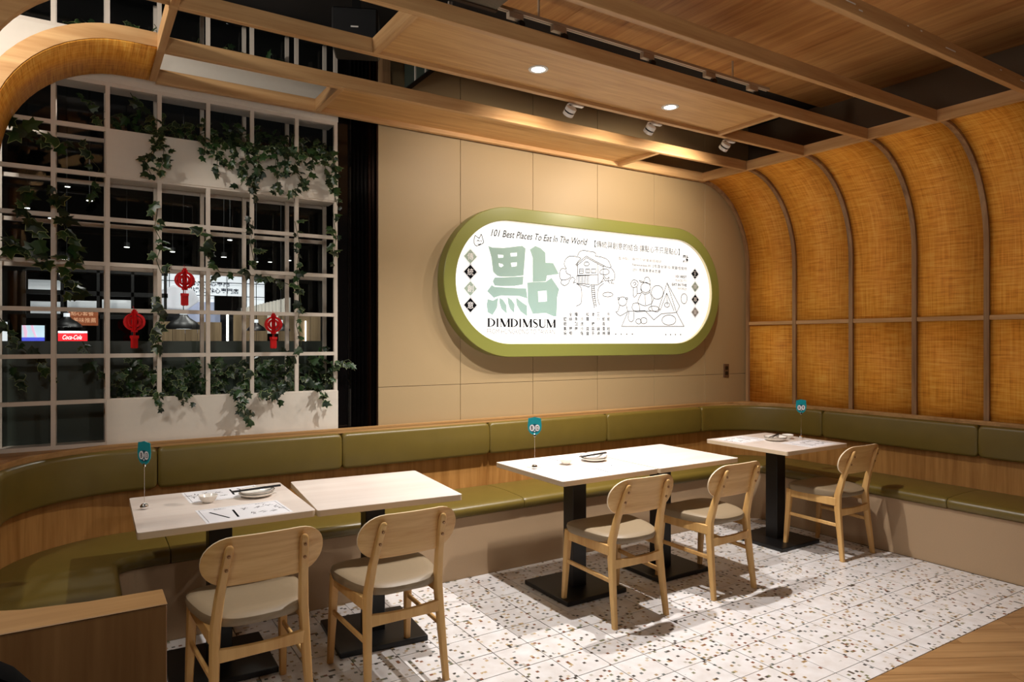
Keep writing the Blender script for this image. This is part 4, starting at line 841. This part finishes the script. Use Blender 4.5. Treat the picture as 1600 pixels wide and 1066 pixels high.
# ---------------------------------------------------------------- small wall and ceiling fittings
o = thing('wall_outlet', 'small brown outlet plate low on the beige wall right of the sign', 'outlet', (5.10, 4.30, 1.225))
MB().box(-.036, .036, -.008, 0, -.062, .062).build('plate', M['outlet'], o, bevel=.002)
MB().box(-.018, .018, -.011, -.008, .008, .04).build('socket', M['black_metal'], o); MB().box(-.018, .018, -.011, -.008, -.04, -.008).build('socket', M['black_metal'], o)
ZS = CW + .022
for x, y, lab in ((2.075, 3.0, 'lit round ceiling downlight nearer the speaker'), (3.10, 3.045, 'lit round ceiling downlight nearer the rattan vault')):
    t = thing('downlight', lab, 'ceiling light', (x, y, ZS), 0, 'lit downlights')
    MB().lathe([(.037, -.004), (.052, -.004), (.054, 0), (.037, 0)], 28).build('trim_ring', M['white_plastic'], t, smooth=True)
    MB().lathe([(.001, -.0025), (.0372, -.0025), (.0372, 0), (.001, 0)], 24).build('lens', M['lamp_on'], t)
    lamp('downlight_lamp', 'SPOT', (x, y, ZS - .02), DOWN, DCOL, size=.022, target=(x, y, 0), spot=118, blend=1.0)
for k, (x, lab) in enumerate(((2.50, 'white swivel spotlight under the beam, leftmost of three'), (3.155, 'white swivel spotlight under the beam, middle of three'), (3.88, 'white swivel spotlight under the beam, nearest the vault'))):
    t = thing('spotlight', lab, 'spotlight', (x, YC + .05, CW), 0, 'white swivel spotlights')
    MB().box(-.01, .10, -.012, .012, -.008, .0).build('mounting_strip', M['white_plastic'], t)
    MB().box(-.006, .006, -.006, .006, -.03, -.006).build('arm', M['black_metal'], t)
    d = Vector((0, .62, -.55)).normalized(); q = d.to_track_quat('Z', 'Y').to_matrix()
    def head(prof, c): 
        b = MB(); b.lathe(prof, 20); b.v = [tuple(Vector(c) + q @ Vector(v)) for v in b.v]; return b
    c = (-.0, .0, -.045)
    head([(.001, -.026), (.03, -.026), (.034, -.022), (.034, -.004), (.001, -.004)], c).build('head', M['white_plastic'], t, smooth=True)
    head([(.001, -.004), (.031, -.004), (.031, .006), (.001, .006)], c).build('black_band', M['black_metal'], t, smooth=True)
    head([(.031, .006), (.034, .006), (.034, .026), (.030, .026), (.029, .016), (.001, .016)], c).build('front_ring', M['white_plastic'], t, smooth=True)
    head([(.001, .0165), (.0285, .0165), (.0285, .018), (.001, .018)], c).build('lens', M['lamp_on'], t)
    p = Vector((x, YC + .05, CW)) + Vector(c) + d * .045
    lamp('spotlight_lamp', 'SPOT', p, SPOT[k], size=.025, target=p + Vector((0, .62, -.42)), spot=130, blend=.7)
tr = thing('track_rail', 'pale lighting track on the ceiling behind the oak beams', 'track', (1.98, 3.30, CH - .12), 0)
MB().box(0, 2.40, -.017, .017, -.018, 0).build('rail', M['grey_plastic'], tr)
MB().box(0, 2.40, -.002, .002, -.0185, -.018).build('slot', M['black_metal'], tr)
for x in (.3, 2.0): MB().box(x, x + .01, -.005, .005, 0, .12).build('hanger', M['grey_plastic'], tr)
for x, lab in ((.14, 'first'), (.45, 'second'), (1.17, 'third'), (1.76, 'fourth'), (2.22, 'last')):
    t = thing('track_lamp', 'unlit track lamp with greige adapter, %s from the duct' % lab, 'track light', (1.98 + x, 3.30, CH - .139), 0, 'unlit track lamps')
    MB().box(-.05, .05, -.017, .017, -.036, 0).build('adapter', M['grey_plastic'], t, bevel=.003)
    MB().box(.02, .03, -.005, .005, -.055, -.036).build('arm', M['black_metal'], t)
    MB().lathe([(.001, 0), (.02, 0), (.024, .01), (.024, .045), (.02, .05), (.001, .05)], 16, (.03, .02, -.062), ax='y').build('head', M['black_metal'], t, smooth=True)
sp = thing('loudspeaker', 'black box loudspeaker hanging in the dark gap above the beams', 'loudspeaker', (1.22, 3.42, 2.99))
MB().box(-.115, .115, -.09, .09, 0, .2).build('cabinet', M['black_metal'], sp, bevel=.008)
MB().box(-.105, .105, -.094, -.09, .01, .19).build('grille', plain('black_speaker_cloth', srgb(8, 8, 9), .8), sp)
MB().box(-.02, .018, -.0955, -.094, .095, .102).build('badge', M['white_plastic'], sp)
MB().box(-.02, .02, -.02, .02, .2, .53).build('bracket', M['black_metal'], sp)
sp.rotation_euler = (0, 0, R(-25))
du = thing('air_duct', 'grey foil covered air duct above the oak beams', 'duct', (1.62, 2.3, CH - .24))
MB().box(0, .28, 0, .86, 0, .24).build('casing', M['duct'], du, bevel=.004)
MB().box(-.006, .286, .84, .865, -.006, .246).build('flange', M['wall_joint'], du)
ve = thing('ceiling_vent', 'black slotted vent in the oak ceiling beside the duct', 'vent', (2.16, 2.70, CH))
MB().box(0, .22, 0, .30, -.006, 0).build('vent_frame', M['black_metal'], ve)
for k in range(5): MB().box(.02, .2, .03 + k * .052, .05 + k * .052, -.012, -.006).build('slat', M['black_glass'], ve)
# ---------------------------------------------------------------- window with lattice, planters and ivy
win = MB(); win.box(-.42, 1.415, 4.585, 4.595, 1.5, 3.5)
window_1 = win.build('window_1', M['glass']); tag(window_1, kind='structure')
MB().box(-.42, 1.415, 4.586, 4.594, .93, 1.5).build('frosted_film', M['film'], window_1)
MB().box(-.45, 1.43, 4.42, 4.62, .90, .93).build('window_sill', M['white_lattice'], window_1)
lat = thing('window_lattice', 'white painted wooden lattice carrying planters in front of the shop window', 'lattice', (0, 4.30, 0))
VX = [-.352, -.108, .137, .388, .641, .885, 1.15, 1.397]
HZ = [.94, 1.176, 1.42, 1.667, 1.917, 2.162, 2.398, 2.648, 2.895, 3.16, 3.42]
LB = .022
for x in VX: MB().box(x - LB / 2, x + LB / 2, 0, LB, .93, 3.48).build('lattice_bar', M['white_lattice'], lat)
for z in HZ:
    for a, b_ in zip(VX[:-1], VX[1:]):
        if z in (.94, 2.648) and a > .1: continue
        MB().box(a + LB / 2, b_ - LB / 2, .001, LB - .001, z - LB / 2, z + LB / 2).build('lattice_bar', M['white_lattice'], lat)
lat2 = thing('rear_lattice', 'second white lattice standing behind the planters against the glass', 'lattice', (0, 4.53, 0))
for x in VX: MB().box(x - LB / 2, x + LB / 2, 0, LB, .93, 3.48).build('lattice_bar', M['white_lattice'], lat2)
for z in HZ[:-1]:
    if z not in (2.162, 2.398, 2.648, 1.917): continue
    MB().box(-.42, 1.41, LB, LB + .02, z - LB / 2, z + LB / 2).build('lattice_bar', M['white_lattice'], lat2)
def planter(x0, x1, z0, z1, lab):
    t = thing('planter_box', lab, 'planter', (x0, 4.297, z0), 0, 'white planter boxes in the lattice')
    w, h = x1 - x0, z1 - z0
    MB().box(0, w, 0, .014, 0, h).build('front_board', M['planter'], t, bevel=.001)
    MB().box(0, w, .19, .204, 0, h).build('back_board', M['planter'], t)
    MB().box(0, w, .014, .19, 0, .014).build('bottom_board', M['planter'], t)
    MB().box(0, .014, .014, .19, .014, h).build('side_board', M['planter'], t); MB().box(w - .014, w, .014, .19, .014, h).build('side_board', M['planter'], t)
    MB().box(.014, w - .014, .014, .19, h - .05, h - .035).build('soil', M['soil'], t)
planter(.131, 1.411, .935, 1.182, 'white planter box low in the lattice, resting above the bench ledge')
planter(.131, 1.411, 2.398, 2.654, 'white planter box high in the lattice with trailing ivy')
planter(-.36, 1.411, 2.905, 3.15, 'white planter box seen between the ceiling beams above the lattice')

def leaf_mesh(name, ga, edge):
    out = [(0, -.5), (.20, -.46), (.46, -.36), (.30, -.08), (.48, .18), (.20, .20), (.0, .62), (-.20, .20), (-.48, .18), (-.30, -.08), (-.46, -.36), (-.20, -.46)]
    n = len(out); vs = [(0, -.1, .07)]
    fz = lambda x, y: -.22 * abs(x) ** 1.2 - .16 * max(0, y) ** 2
    inn = .90 if edge else .999
    vs += [(x * inn, -.1 + (y + .1) * inn, fz(x * inn, y) + .045) for x, y in out]; fs = [(0, 1 + k, 1 + (k + 1) % n) for k in range(n)]; ms = [0] * n
    if edge:
        vs += [(x, y, fz(x, y) + .04) for x, y in out]
        fs += [(1 + k, 1 + n + k, 1 + n + (k + 1) % n, 1 + (k + 1) % n) for k in range(n)]; ms += [1] * n
    me = bpy.data.meshes.new(name); me.from_pydata(vs, [], fs); me.polygons.foreach_set('material_index', ms)
    me.materials.append(ga)
    if edge: me.materials.append(M['leaf_edge'])
    return me
LV = [leaf_mesh('leaf', M['leaf'], True), leaf_mesh('leaf', M['leaf_dark'], True), leaf_mesh('leaf', M['leaf_dark'], False), leaf_mesh('leaf', M['leaf'], False)]
def ivy(label, strands, dens, size, seed, big=0, face=-.6, group='ivy plants on the lattice'):
    rnd = random.Random(seed)
    root = strands[0][0]
    t = thing('ivy_plant', label, 'ivy', root, 0, group)
    r0 = Vector(root); n = 0
    for st in strands:
        P = [Vector(p) - r0 for p in st]
        MB().tube(P, .0022, 5).build('stem', M['stem'], t)
        for p, q in zip(P[:-1], P[1:]):
            L = (q - p).length; k = max(1, int(L * dens + rnd.random()))
            for i in range(k):
                f = (i + rnd.random()) / k; c = p.lerp(q, f) + Vector((rnd.gauss(0, .014), rnd.gauss(-.008, .016), rnd.gauss(0, .014)))
                s = size * rnd.uniform(.6, 1.2)
                o = link(bpy.data.objects.new('leaf', rnd.choice(LV)), t)
                nrm = Vector((rnd.uniform(-.7, .7), face + rnd.uniform(-.5, .3), rnd.uniform(-.1, .9))).normalized()
                dn = Vector((rnd.uniform(-.9, .9), rnd.uniform(-.3, .1), rnd.uniform(-1, .25)))
                yx = (dn - nrm * dn.dot(nrm)).normalized(); xx = yx.cross(nrm).normalized()
                m = Matrix((xx, yx, nrm)).transposed().to_4x4()
                o.matrix_local = Matrix.Translation(c + yx * s * .4) @ m @ Matrix.Scale(s, 4); n += 1
    return n
YP = 4.40; YO = 4.275
def bush(x0, x1, z, h, k, seed, y0=4.33, y1=4.46, out=.0):
    rnd = random.Random(seed); S = []
    for i in range(k):
        x = x0 + (x1 - x0) * (i + .5) / k; a = (x, YP, z - .04); 
        S.append([a, (x + rnd.uniform(-.05, .05), rnd.uniform(y0, y1), z + h * .5), (x + rnd.uniform(-.09, .09), rnd.uniform(y0, y1) - out, z + h * rnd.uniform(.6, 1.1))])
    return S
def hang(x, ztop, zend, seed, sway=.03):
    rnd = random.Random(seed); P = [(x, YP, ztop - .04), (x, 4.33, ztop + .03), (x + rnd.uniform(-.02, .02), YO - .012, ztop + .012)]
    n = max(2, int((ztop - zend) / .07))
    for i in range(1, n + 1): P.append((x + rnd.uniform(-sway, sway), YO - rnd.uniform(.004, .02), ztop + (zend - ztop) * i / n))
    return P
tot = 0
# upper planter
tot += ivy('ivy in the high planter with one long strand down its left half', bush(.2, .55, 2.654, .15, 5, 1) + [hang(.335, 2.654, 2.41, 2), hang(.40, 2.654, 2.44, 3)], 70, .050, 1)
tot += ivy('ivy in the middle of the high planter spilling over its front', bush(.55, .98, 2.654, .17, 8, 4) + [hang(v, 2.654, z_, 10 + k) for k, (v, z_) in enumerate(((.62, 2.55), (.68, 2.46), (.76, 2.52), (.83, 2.42), (.88, 2.36), (.94, 2.48)))], 66, .050, 2)
tot += ivy('ivy at the right end of the high planter spilling over its front', bush(.98, 1.38, 2.654, .15, 7, 5) + [hang(v, 2.654, z_, 20 + k) for k, (v, z_) in enumerate(((1.0, 2.38), (1.06, 2.52), (1.14, 2.40), (1.2, 2.46), (1.3, 2.5), (1.37, 2.36)))], 66, .050, 3)
# lower planter
tot += ivy('ivy in the left half of the low planter', bush(.15, .62, 1.182, .24, 10, 6) + [hang(v, 1.182, z_, 30 + k) for k, (v, z_) in enumerate(((.39, 1.12), (.52, 1.15)))], 56, .054, 4)
tot += ivy('ivy in the middle of the low planter with a strand hanging low', bush(.62, .98, 1.182, .24, 8, 7) + [hang(v, 1.182, z_, 40 + k) for k, (v, z_) in enumerate(((.80, 1.08), (.84, 1.03), (.94, 1.14)))], 58, .054, 5)
tot += ivy('ivy at the right end of the low planter beside the dark screen', bush(.98, 1.40, 1.182, .26, 9, 8) + [hang(v, 1.182, z_, 50 + k) for k, (v, z_) in enumerate(((1.04, 1.12), (1.3, 1.10)))] + [[(1.36, YP, 1.2), (1.40, 4.28, 1.36), (1.47, 4.27, 1.38), (1.50, 4.26, 1.35)]], 54, .054, 6)
# climbers on the bars
tot += ivy('ivy strand climbing the lattice between low and high planter, left of the lanterns', [[(.385, YO, 2.28), (.36, YO, 2.13), (.40, YO, 2.05), (.37, YO, 1.95), (.395, YO, 1.88)], [(.38, YO, 1.75), (.40, YO, 1.66), (.36, YO, 1.55), (.39, YO, 1.45)]], 34, .062, 7)
tot += ivy('ivy strand along the lattice rail above the right lantern', [[(.55, YO, 2.14), (.62, YO, 2.1), (.64, YO, 1.98), (.70, YO, 1.90), (.80, YO, 1.90), (.90, YO, 1.89), (1.02, YO, 1.87), (1.12, YO, 1.84)], [(.885, YO, 2.22), (.87, YO, 2.08), (.90, YO, 1.93)]], 30, .064, 8)
tot += ivy('ivy strand climbing the lattice bar right of the right lantern', [[(1.13, YO, 2.24), (1.16, YO, 2.1), (1.14, YO, 1.9), (1.17, YO, 1.72), (1.14, YO, 1.6), (1.17, YO, 1.48), (1.14, YO, 1.4)], [(1.37, YO, 2.32), (1.39, YO, 2.16), (1.37, YO, 2.0)]], 30, .058, 9)
tot += ivy('dense dark ivy with large leaves climbing the left of the lattice', [[(-.30, YO, 2.62), (-.2, YO, 2.56), (-.12, YO, 2.52), (-.02, YO, 2.55)], [(-.25, YO, 2.28), (-.2, YO, 2.1), (-.15, YO, 1.98), (-.12, YO, 1.88)], [(-.10, YO, 2.3), (-.06, YO, 2.1), (-.03, YO, 2.0), (-.06, YO, 1.86), (.0, YO, 1.78), (-.02, YO, 1.72)], [(-.31, YO, 2.05), (-.27, YO, 1.98), (-.2, YO, 1.95)]], 40, .082, 10, 1)
tot += ivy('loose dark ivy behind the lower left of the lattice', [[(-.34, 4.40, 1.62), (-.28, 4.42, 1.5), (-.2, 4.40, 1.42), (-.12, 4.42, 1.3)], [(.02, 4.38, 1.5), (.08, 4.40, 1.38), (.12, 4.36, 1.3)], [(-.3, 4.40, 1.38), (-.22, 4.4, 1.28)]], 30, .06, 11)
tot += ivy('dim ivy behind the upper left of the lattice', [[(.0, 4.42, 2.85), (.1, 4.42, 2.72), (.2, 4.42, 2.78)], [(.02, 4.42, 2.55), (.1, 4.4, 2.45), (.06, 4.42, 2.3)], [(.25, 4.40, 2.9), (.3, 4.4, 2.8)]], 34, .055, 12)
tot += ivy('dark ivy above the topmost planter between the ceiling beams', bush(-.1, 1.2, 3.15, .14, 9, 13), 48, .06, 13)
print('leaves', tot)

# ---------------------------------------------------------------- red lanterns
def lantern(x, z, lab, rz):
    t = thing('red_lantern', lab, 'lantern', (x, 4.262, z), R(rz), 'red paper lanterns')
    for k in range(3):
        b = MB(); n = 20
        for ro, ri in ((.056, .043), (.036, .024)):
            rs = []
            for i in range(n + 1):
                a = -PI / 2 + 2 * PI * i / n
                rs.append((( ro * math.cos(a), ro * .88 * math.sin(a)), (ri * math.cos(a), ri * .9 * math.sin(a))))
            for i in range(n):
                (o1, i1), (o2, i2) = rs[i], rs[i + 1]
                for yy in (-.0008, .0008): b.add([(o1[0], yy, o1[1]), (o2[0], yy, o2[1]), (i2[0], yy, i2[1]), (i1[0], yy, i1[1])], [(0, 1, 2, 3)])
        for x0, x1, z0, z1 in ((-.016, .016, .046, .058), (-.010, .010, .058, .068), (-.016, .016, -.056, -.044), (-.012, .012, -.045, .045)): b.box(x0, x1, -.001, .001, z0, z1)
        o = b.build('lantern_leaf', M['red_paper'], t); o.rotation_euler = (0, 0, k * PI / 3)
    b = MB(); b.box(-.006, -.003, -.001, .001, -.075, -.056); b.box(.003, .006, -.001, .001, -.075, -.056); b.build('loop', M['red_paper'], t)
    b = MB(); b.box(-.019, .019, -.012, .012, -.090, -.075)
    for k in range(7): b.box(-.019 + k * .0055, -.0145 + k * .0055, -.006, .006, -.142 - .003 * (k % 2), -.09)
    b.build('tassel', M['red_paper'], t)
    MB().tube([(0, 0, .068), (0, .01, .085)], .001, 5).build('cord', M['red_paper'], t)
lantern(.512, 1.845, 'red paper lantern hanging highest, at the middle of the lattice', 10)
lantern(.262, 1.605, 'red paper lantern hanging leftmost on the lattice', 40)
lantern(1.0, 1.60, 'red paper lantern hanging rightmost, near the dark screen', 25)

# ---------------------------------------------------------------- shopping hall beyond the glass
dk = plain('dark_hall_wall', srgb(34, 30, 30), .7); dk2 = plain('dark_hall_floor', srgb(40, 38, 38), .3); blk = plain('black_hall_ceiling', srgb(9, 9, 11), .9)
grey = plain('pale_grey_fascia', srgb(150, 152, 158), .6); wal = wood('hall_timber', srgb(122, 100, 74), srgb(160, 136, 104), 'z', .8)
def st(name, b, m): o = b.build(name, m); tag(o, kind='structure'); return o
st('floor_hall', MB().box(-4, 9, 4.62, 14, -.06, 0), dk2)
st('wall_hall', MB().box(-4, 9, 14, 14.1, 0, 4.2), dk)
st('wall_hall_side', MB().box(-4.1, -4, 4.62, 14, 0, 4.2), dk); st('wall_hall_end', MB().box(9, 9.1, 4.42, 14, 0, 4.2), dk)
st('ceiling_hall', MB().box(-4, 9, 4.62, 14, 4.1, 4.2), blk)
st('wall_hall_upper', MB().box(-4, 9, 4.62, 4.66, 3.56, 4.15), blk)
st('wall_hall_return', MB().box(-4, -.43, 4.5, 4.62, 0, 3.6), dk)
m_white = glow('lit_white_board', (.92, .95, 1, 1), .75); m_blue = glow('glowing_lilac_wall', (.55, .6, .82, 1), .30); m_lamp = glow('bell_lamp_glow', (1, .96, .9, 1), 5)  # lilac wall is no lamp: light falling on it is put in as emission
ink_b = plain('navy_letters', srgb(24, 28, 66), .5)
# kiosk screen
t = thing('kiosk_screen', 'bright kiosk screen with pink and pale blue picture beyond the glass', 'screen', (-.36, 8.0, 1.40))
MB().box(-.10, .10, 0, .05, .0, .26).build('housing', M['black_metal'], t); MB().box(-.06, .06, .01, .05, -1.4, 0).build('stand', M['black_metal'], t)
MB().box(-.09, .09, -.004, 0, .135, .25).build('picture', glow('screen_picture', (.60, .75, .86, 1), .9), t)
b = MB(); b.prism_xz([(-.085, .25), (-.06, .25), (-.045, .19), (-.05, .135), (-.07, .135), (-.075, .19)], -.006, -.004); b.prism_xz([(-.02, .25), (.0, .25), (.01, .2), (.03, .135), (.015, .135), (-.01, .2)], -.006, -.004)
b.build('pink_shape', glow('screen_pink', (.9, .55, .72, 1), .9), t)
MB().box(-.09, .09, -.005, 0, .10, .135).build('caption_bar', glow('screen_blue', (.08, .1, .7, 1), .9), t)
t = thing('menu_screen', 'white lit menu screen at the far left beyond the glass', 'screen', (-.66, 8.0, 1.38))
MB().box(-.11, .11, 0, .05, 0, .32).build('housing', M['black_metal'], t); MB().box(-.06, .06, .01, .05, -1.38, 0).build('stand', M['black_metal'], t); MB().box(-.1, .1, -.004, 0, .02, .3).build('picture', m_white, t)
t = thing('menu_poster', 'dark orange menu poster above the red cooler beyond the glass', 'poster', (.05, 8.3, 1.66))
MB().box(-.02, .02, .02, .04, -1.66, .15).build('stand', M['black_metal'], t); MB().box(-.13, .13, 0, .02, 0, .17).build('board', glow('poster_orange', (.30, .08, .03, 1), .45), t)
b = MB(); put_text(b, '點心套餐', -.11, .10, .2, .05, -.002); put_text(b, '美味推薦', -.09, .03, .2, .05, -.002); b.build('lettering', glow('poster_letters', (.9, .5, .3, 1), .5), t)
t = thing('drinks_cooler', 'red drinks cooler with white script lettering beyond the glass', 'cooler', (-.04, 8.0, 1.2))
MB().box(-.125, .125, 0, .25, -1.2, .40).build('body', M['black_metal'], t); MB().box(-.122, .122, -.004, 0, .26, .375).build('lit_header', glow('cooler_red', (.85, .02, .03, 1), .9), t)
b = MB(); put_text(b, 'Coca-Cola', -.085, .315, .16, .045, -.006, shear=.4, bold=.01); b.build('lettering', glow('cooler_white', (1, .95, .95, 1), .9), t)
MB().box(-.122, .122, -.003, 0, .378, .398).build('light_strip', m_white, t)
# bell lamps
def bell(x, y, z, r, h, lab):
    t = thing('bell_pendant', lab, 'pendant lamp', (x, y, z), 0, 'black bell pendants beyond the glass')
    MB().lathe([(r, 0), (r * .93, h * .25), (r * .7, h * .52), (r * .35, h * .78), (r * .22, h), (r * .2, h), (r * .3, h * .75), (r * .66, h * .5), (r * .9, h * .22), (r * .97, 0)], 24).build('shade', M['black_metal'], t, smooth=True)
    MB().lathe([(.001, 0.004), (r * .94, .004), (r * .94, .008), (.001, .008)], 20).build('diffuser', m_lamp, t)
    MB().lathe([(.001, h), (r * .2, h), (r * .2, h + .035), (.001, h + .035)], 12).build('socket', m_white, t)
    MB().tube([(0, 0, h + .03), (0, 0, 4.1 - z)], .004, 6).build('cord', M['black_metal'], t)
bell(.83, 7.0, 1.61, .155, .135, 'large black bell pendant lamp under the highest lantern, beyond the glass')
bell(-.09, 7.9, 1.635, .13, .10, 'black bell pendant lamp above the red cooler, beyond the glass')
bell(1.69, 8.0, 1.615, .105, .09, 'small black bell pendant lamp left of the right lantern, beyond the glass')
bell(1.96, 8.0, 1.615, .105, .09, 'small black bell pendant lamp right of the right lantern, beyond the glass')
# shop front with white fascia and dark characters
t = thing('shop_front', 'pale lit shop front with navy characters and curtain beyond the glass', 'shop', (0, 9.9, 0))
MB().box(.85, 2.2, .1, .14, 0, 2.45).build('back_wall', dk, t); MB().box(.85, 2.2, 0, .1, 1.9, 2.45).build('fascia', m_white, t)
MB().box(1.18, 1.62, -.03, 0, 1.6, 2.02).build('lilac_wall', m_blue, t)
b = MB(); put_text(b, '點點心點心專門店', 1.24, 2.14, .62, .075, -.004, bold=.02); put_text(b, '香港點心專門', 1.24, 2.235, .5, .06, -.004, bold=.02); b.build('lettering', ink_b, t)
MB().box(1.50, 1.84, -.35, -.30, 1.87, 2.09).build('dark_screen', M['black_glass'], t)
for x in (1.0, 1.2, 1.45, 1.7, 1.95): MB().box(x, x + .008, -.05, -.04, 1.6, 2.5).build('thin_rod', M['black_metal'], t)
for z in (2.1, 2.28, 2.42): MB().box(.85, 2.2, -.05, -.04, z, z + .01).build('thin_rod', M['black_metal'], t)
b = MB()
for k in range(14):
    x = 1.80 + k * .045; b.prism([(x, -.5), (x + .0225, -.53), (x + .045, -.5), (x + .045, -.48), (x, -.48)], 1.6, 1.93 + k * .012)
b.build('curtain', glow('glowing_curtain', (.62, .58, .52, 1), .35), t)  # cloth glows by itself in place of light falling on it
t = thing('curved_canopy', 'pale curved canopy of the shop beyond the glass', 'canopy', (.88, 9.2, 1.98))
pts = [(.0, .10), (.2, .20), (.42, .16), (.5, .02), (.35, -.1), (.0, -.08)]
MB().prism_xz([(x - .1, z) for x, z in pts], 0, .4).build('canopy_body', glow('glowing_canopy', (.72, .72, .78, 1), .4), t, bevel=.02, seg=2)  # canopy given emission to look lit, it is no lamp
t = thing('timber_screen', 'screen of pale timber boards beyond the glass behind the lanterns', 'partition', (.78, 8.6, 1.1))
for k in range(14): 
    if k in (5, 9): continue
    MB().box(k * .13, k * .13 + .126, 0, .02, -1.1, .72 + (.0 if k > 4 else -.1)).build('board', wal, t)
MB().box(.70, .72, -.02, 0, .3, .72).build('light_strip', m_lamp, t); MB().box(1.62, 1.63, -.02, 0, .3, .65).build('light_strip', m_lamp, t)
t = thing('black_trellis', 'black trellis with white boxes beyond the glass at the left', 'trellis', (-.5, 9.0, 1.75))
for k in range(5): MB().box(k * .34, k * .34 + .03, 0, .03, -1.75, .62).build('upright', M['black_metal'], t)
for k in range(3): MB().box(0, 1.40, .0, .03, k * .26, k * .26 + .05).build('cross_rail', M['black_metal'], t)
for k, (x, z) in enumerate(((.04, .3), (.06, .06), (.40, .08), (.74, .1))): MB().box(x, x + .3, .2, .3, z, z + .13).build('white_box', glow('glowing_box', (.8, .82, .85, 1), .35), t)  # boxes brightened by emission instead of received light
SL = ('left of the high planter', 'above the left end of the high planter', 'under the left end of the high planter', 'second pane under the high planter', 'above the right lantern, nearer', 'behind the ivy right of centre', 'right of the right lantern bar', 'near the dark screen', 'topmost at the left', 'at the far left edge', 'over the right half, farther', 'farthest right')
for k, (x, y, z) in enumerate(((-.2, 7.5, 2.62), (.10, 8, 2.9), (.45, 8.5, 2.52), (.95, 9, 2.56), (1.35, 8, 2.42), (1.5, 8.5, 2.68), (1.9, 9, 2.5), (2.1, 8.2, 2.45), (-.1, 9.5, 3.3), (-.45, 8.8, 2.9), (1.75, 10, 2.95), (2.3, 10, 2.62))):
    t = thing('ceiling_spot', 'small lit spot high in the dark hall, %s' % SL[k], 'ceiling light', (x, y, z), 0, 'small spots in the dark hall')
    MB().lathe([(.001, 0), (.03, 0), (.03, .05), (.001, .05)], 10).build('can', M['black_metal'], t)
    MB().lathe([(.001, -.003), (.027, -.003), (.027, 0), (.001, 0)], 10).build('lens', m_lamp, t)
    MB().tube([(0, 0, .05), (0, 0, 4.1 - z)], .004, 5).build('stem', M['black_metal'], t)

for x, y, z, e in ((.9, 6.6, 3.7, 120), (-.1, 7.4, 3.6, 50), (1.9, 7.6, 3.6, 120)):  # added fill spots without fixtures, to brighten the things beyond the glass
    lamp('mall_fill', 'SPOT', (x, y, z), e, (1, .95, .9), size=.08, target=(x, y + .4, 0), spot=130)
# dark padded chair close by in the aisle, only its corner in view
t = thing('lounge_chair', 'black padded high backed chair, only a dark rounded corner at the lower left', 'chair', (-.27, 1.2, 0))
cloth = plain('black_chair_cloth', srgb(7, 7, 8), .95, spec=.1)
bx = [(-.23, .50), (.23, .50)] + arc(.11, .955, .12, 0, 90, 6) + arc(-.11, .955, .12, 90, 180, 6)
MB().prism_xz(bx, -.06, 0).build('backrest', cloth, t, bevel=.012, seg=2, smooth=True)
MB().box(-.23, .23, -.50, -.02, .38, .47).build('seat', cloth, t, bevel=.015, seg=2, smooth=True)
for sx in (-.19, .19):
    for sy in (-.46, -.05): MB().tube([(sx, sy, .002), (sx, sy, .39)], [.012, .016], 8).build('leg', M['black_metal'], t)
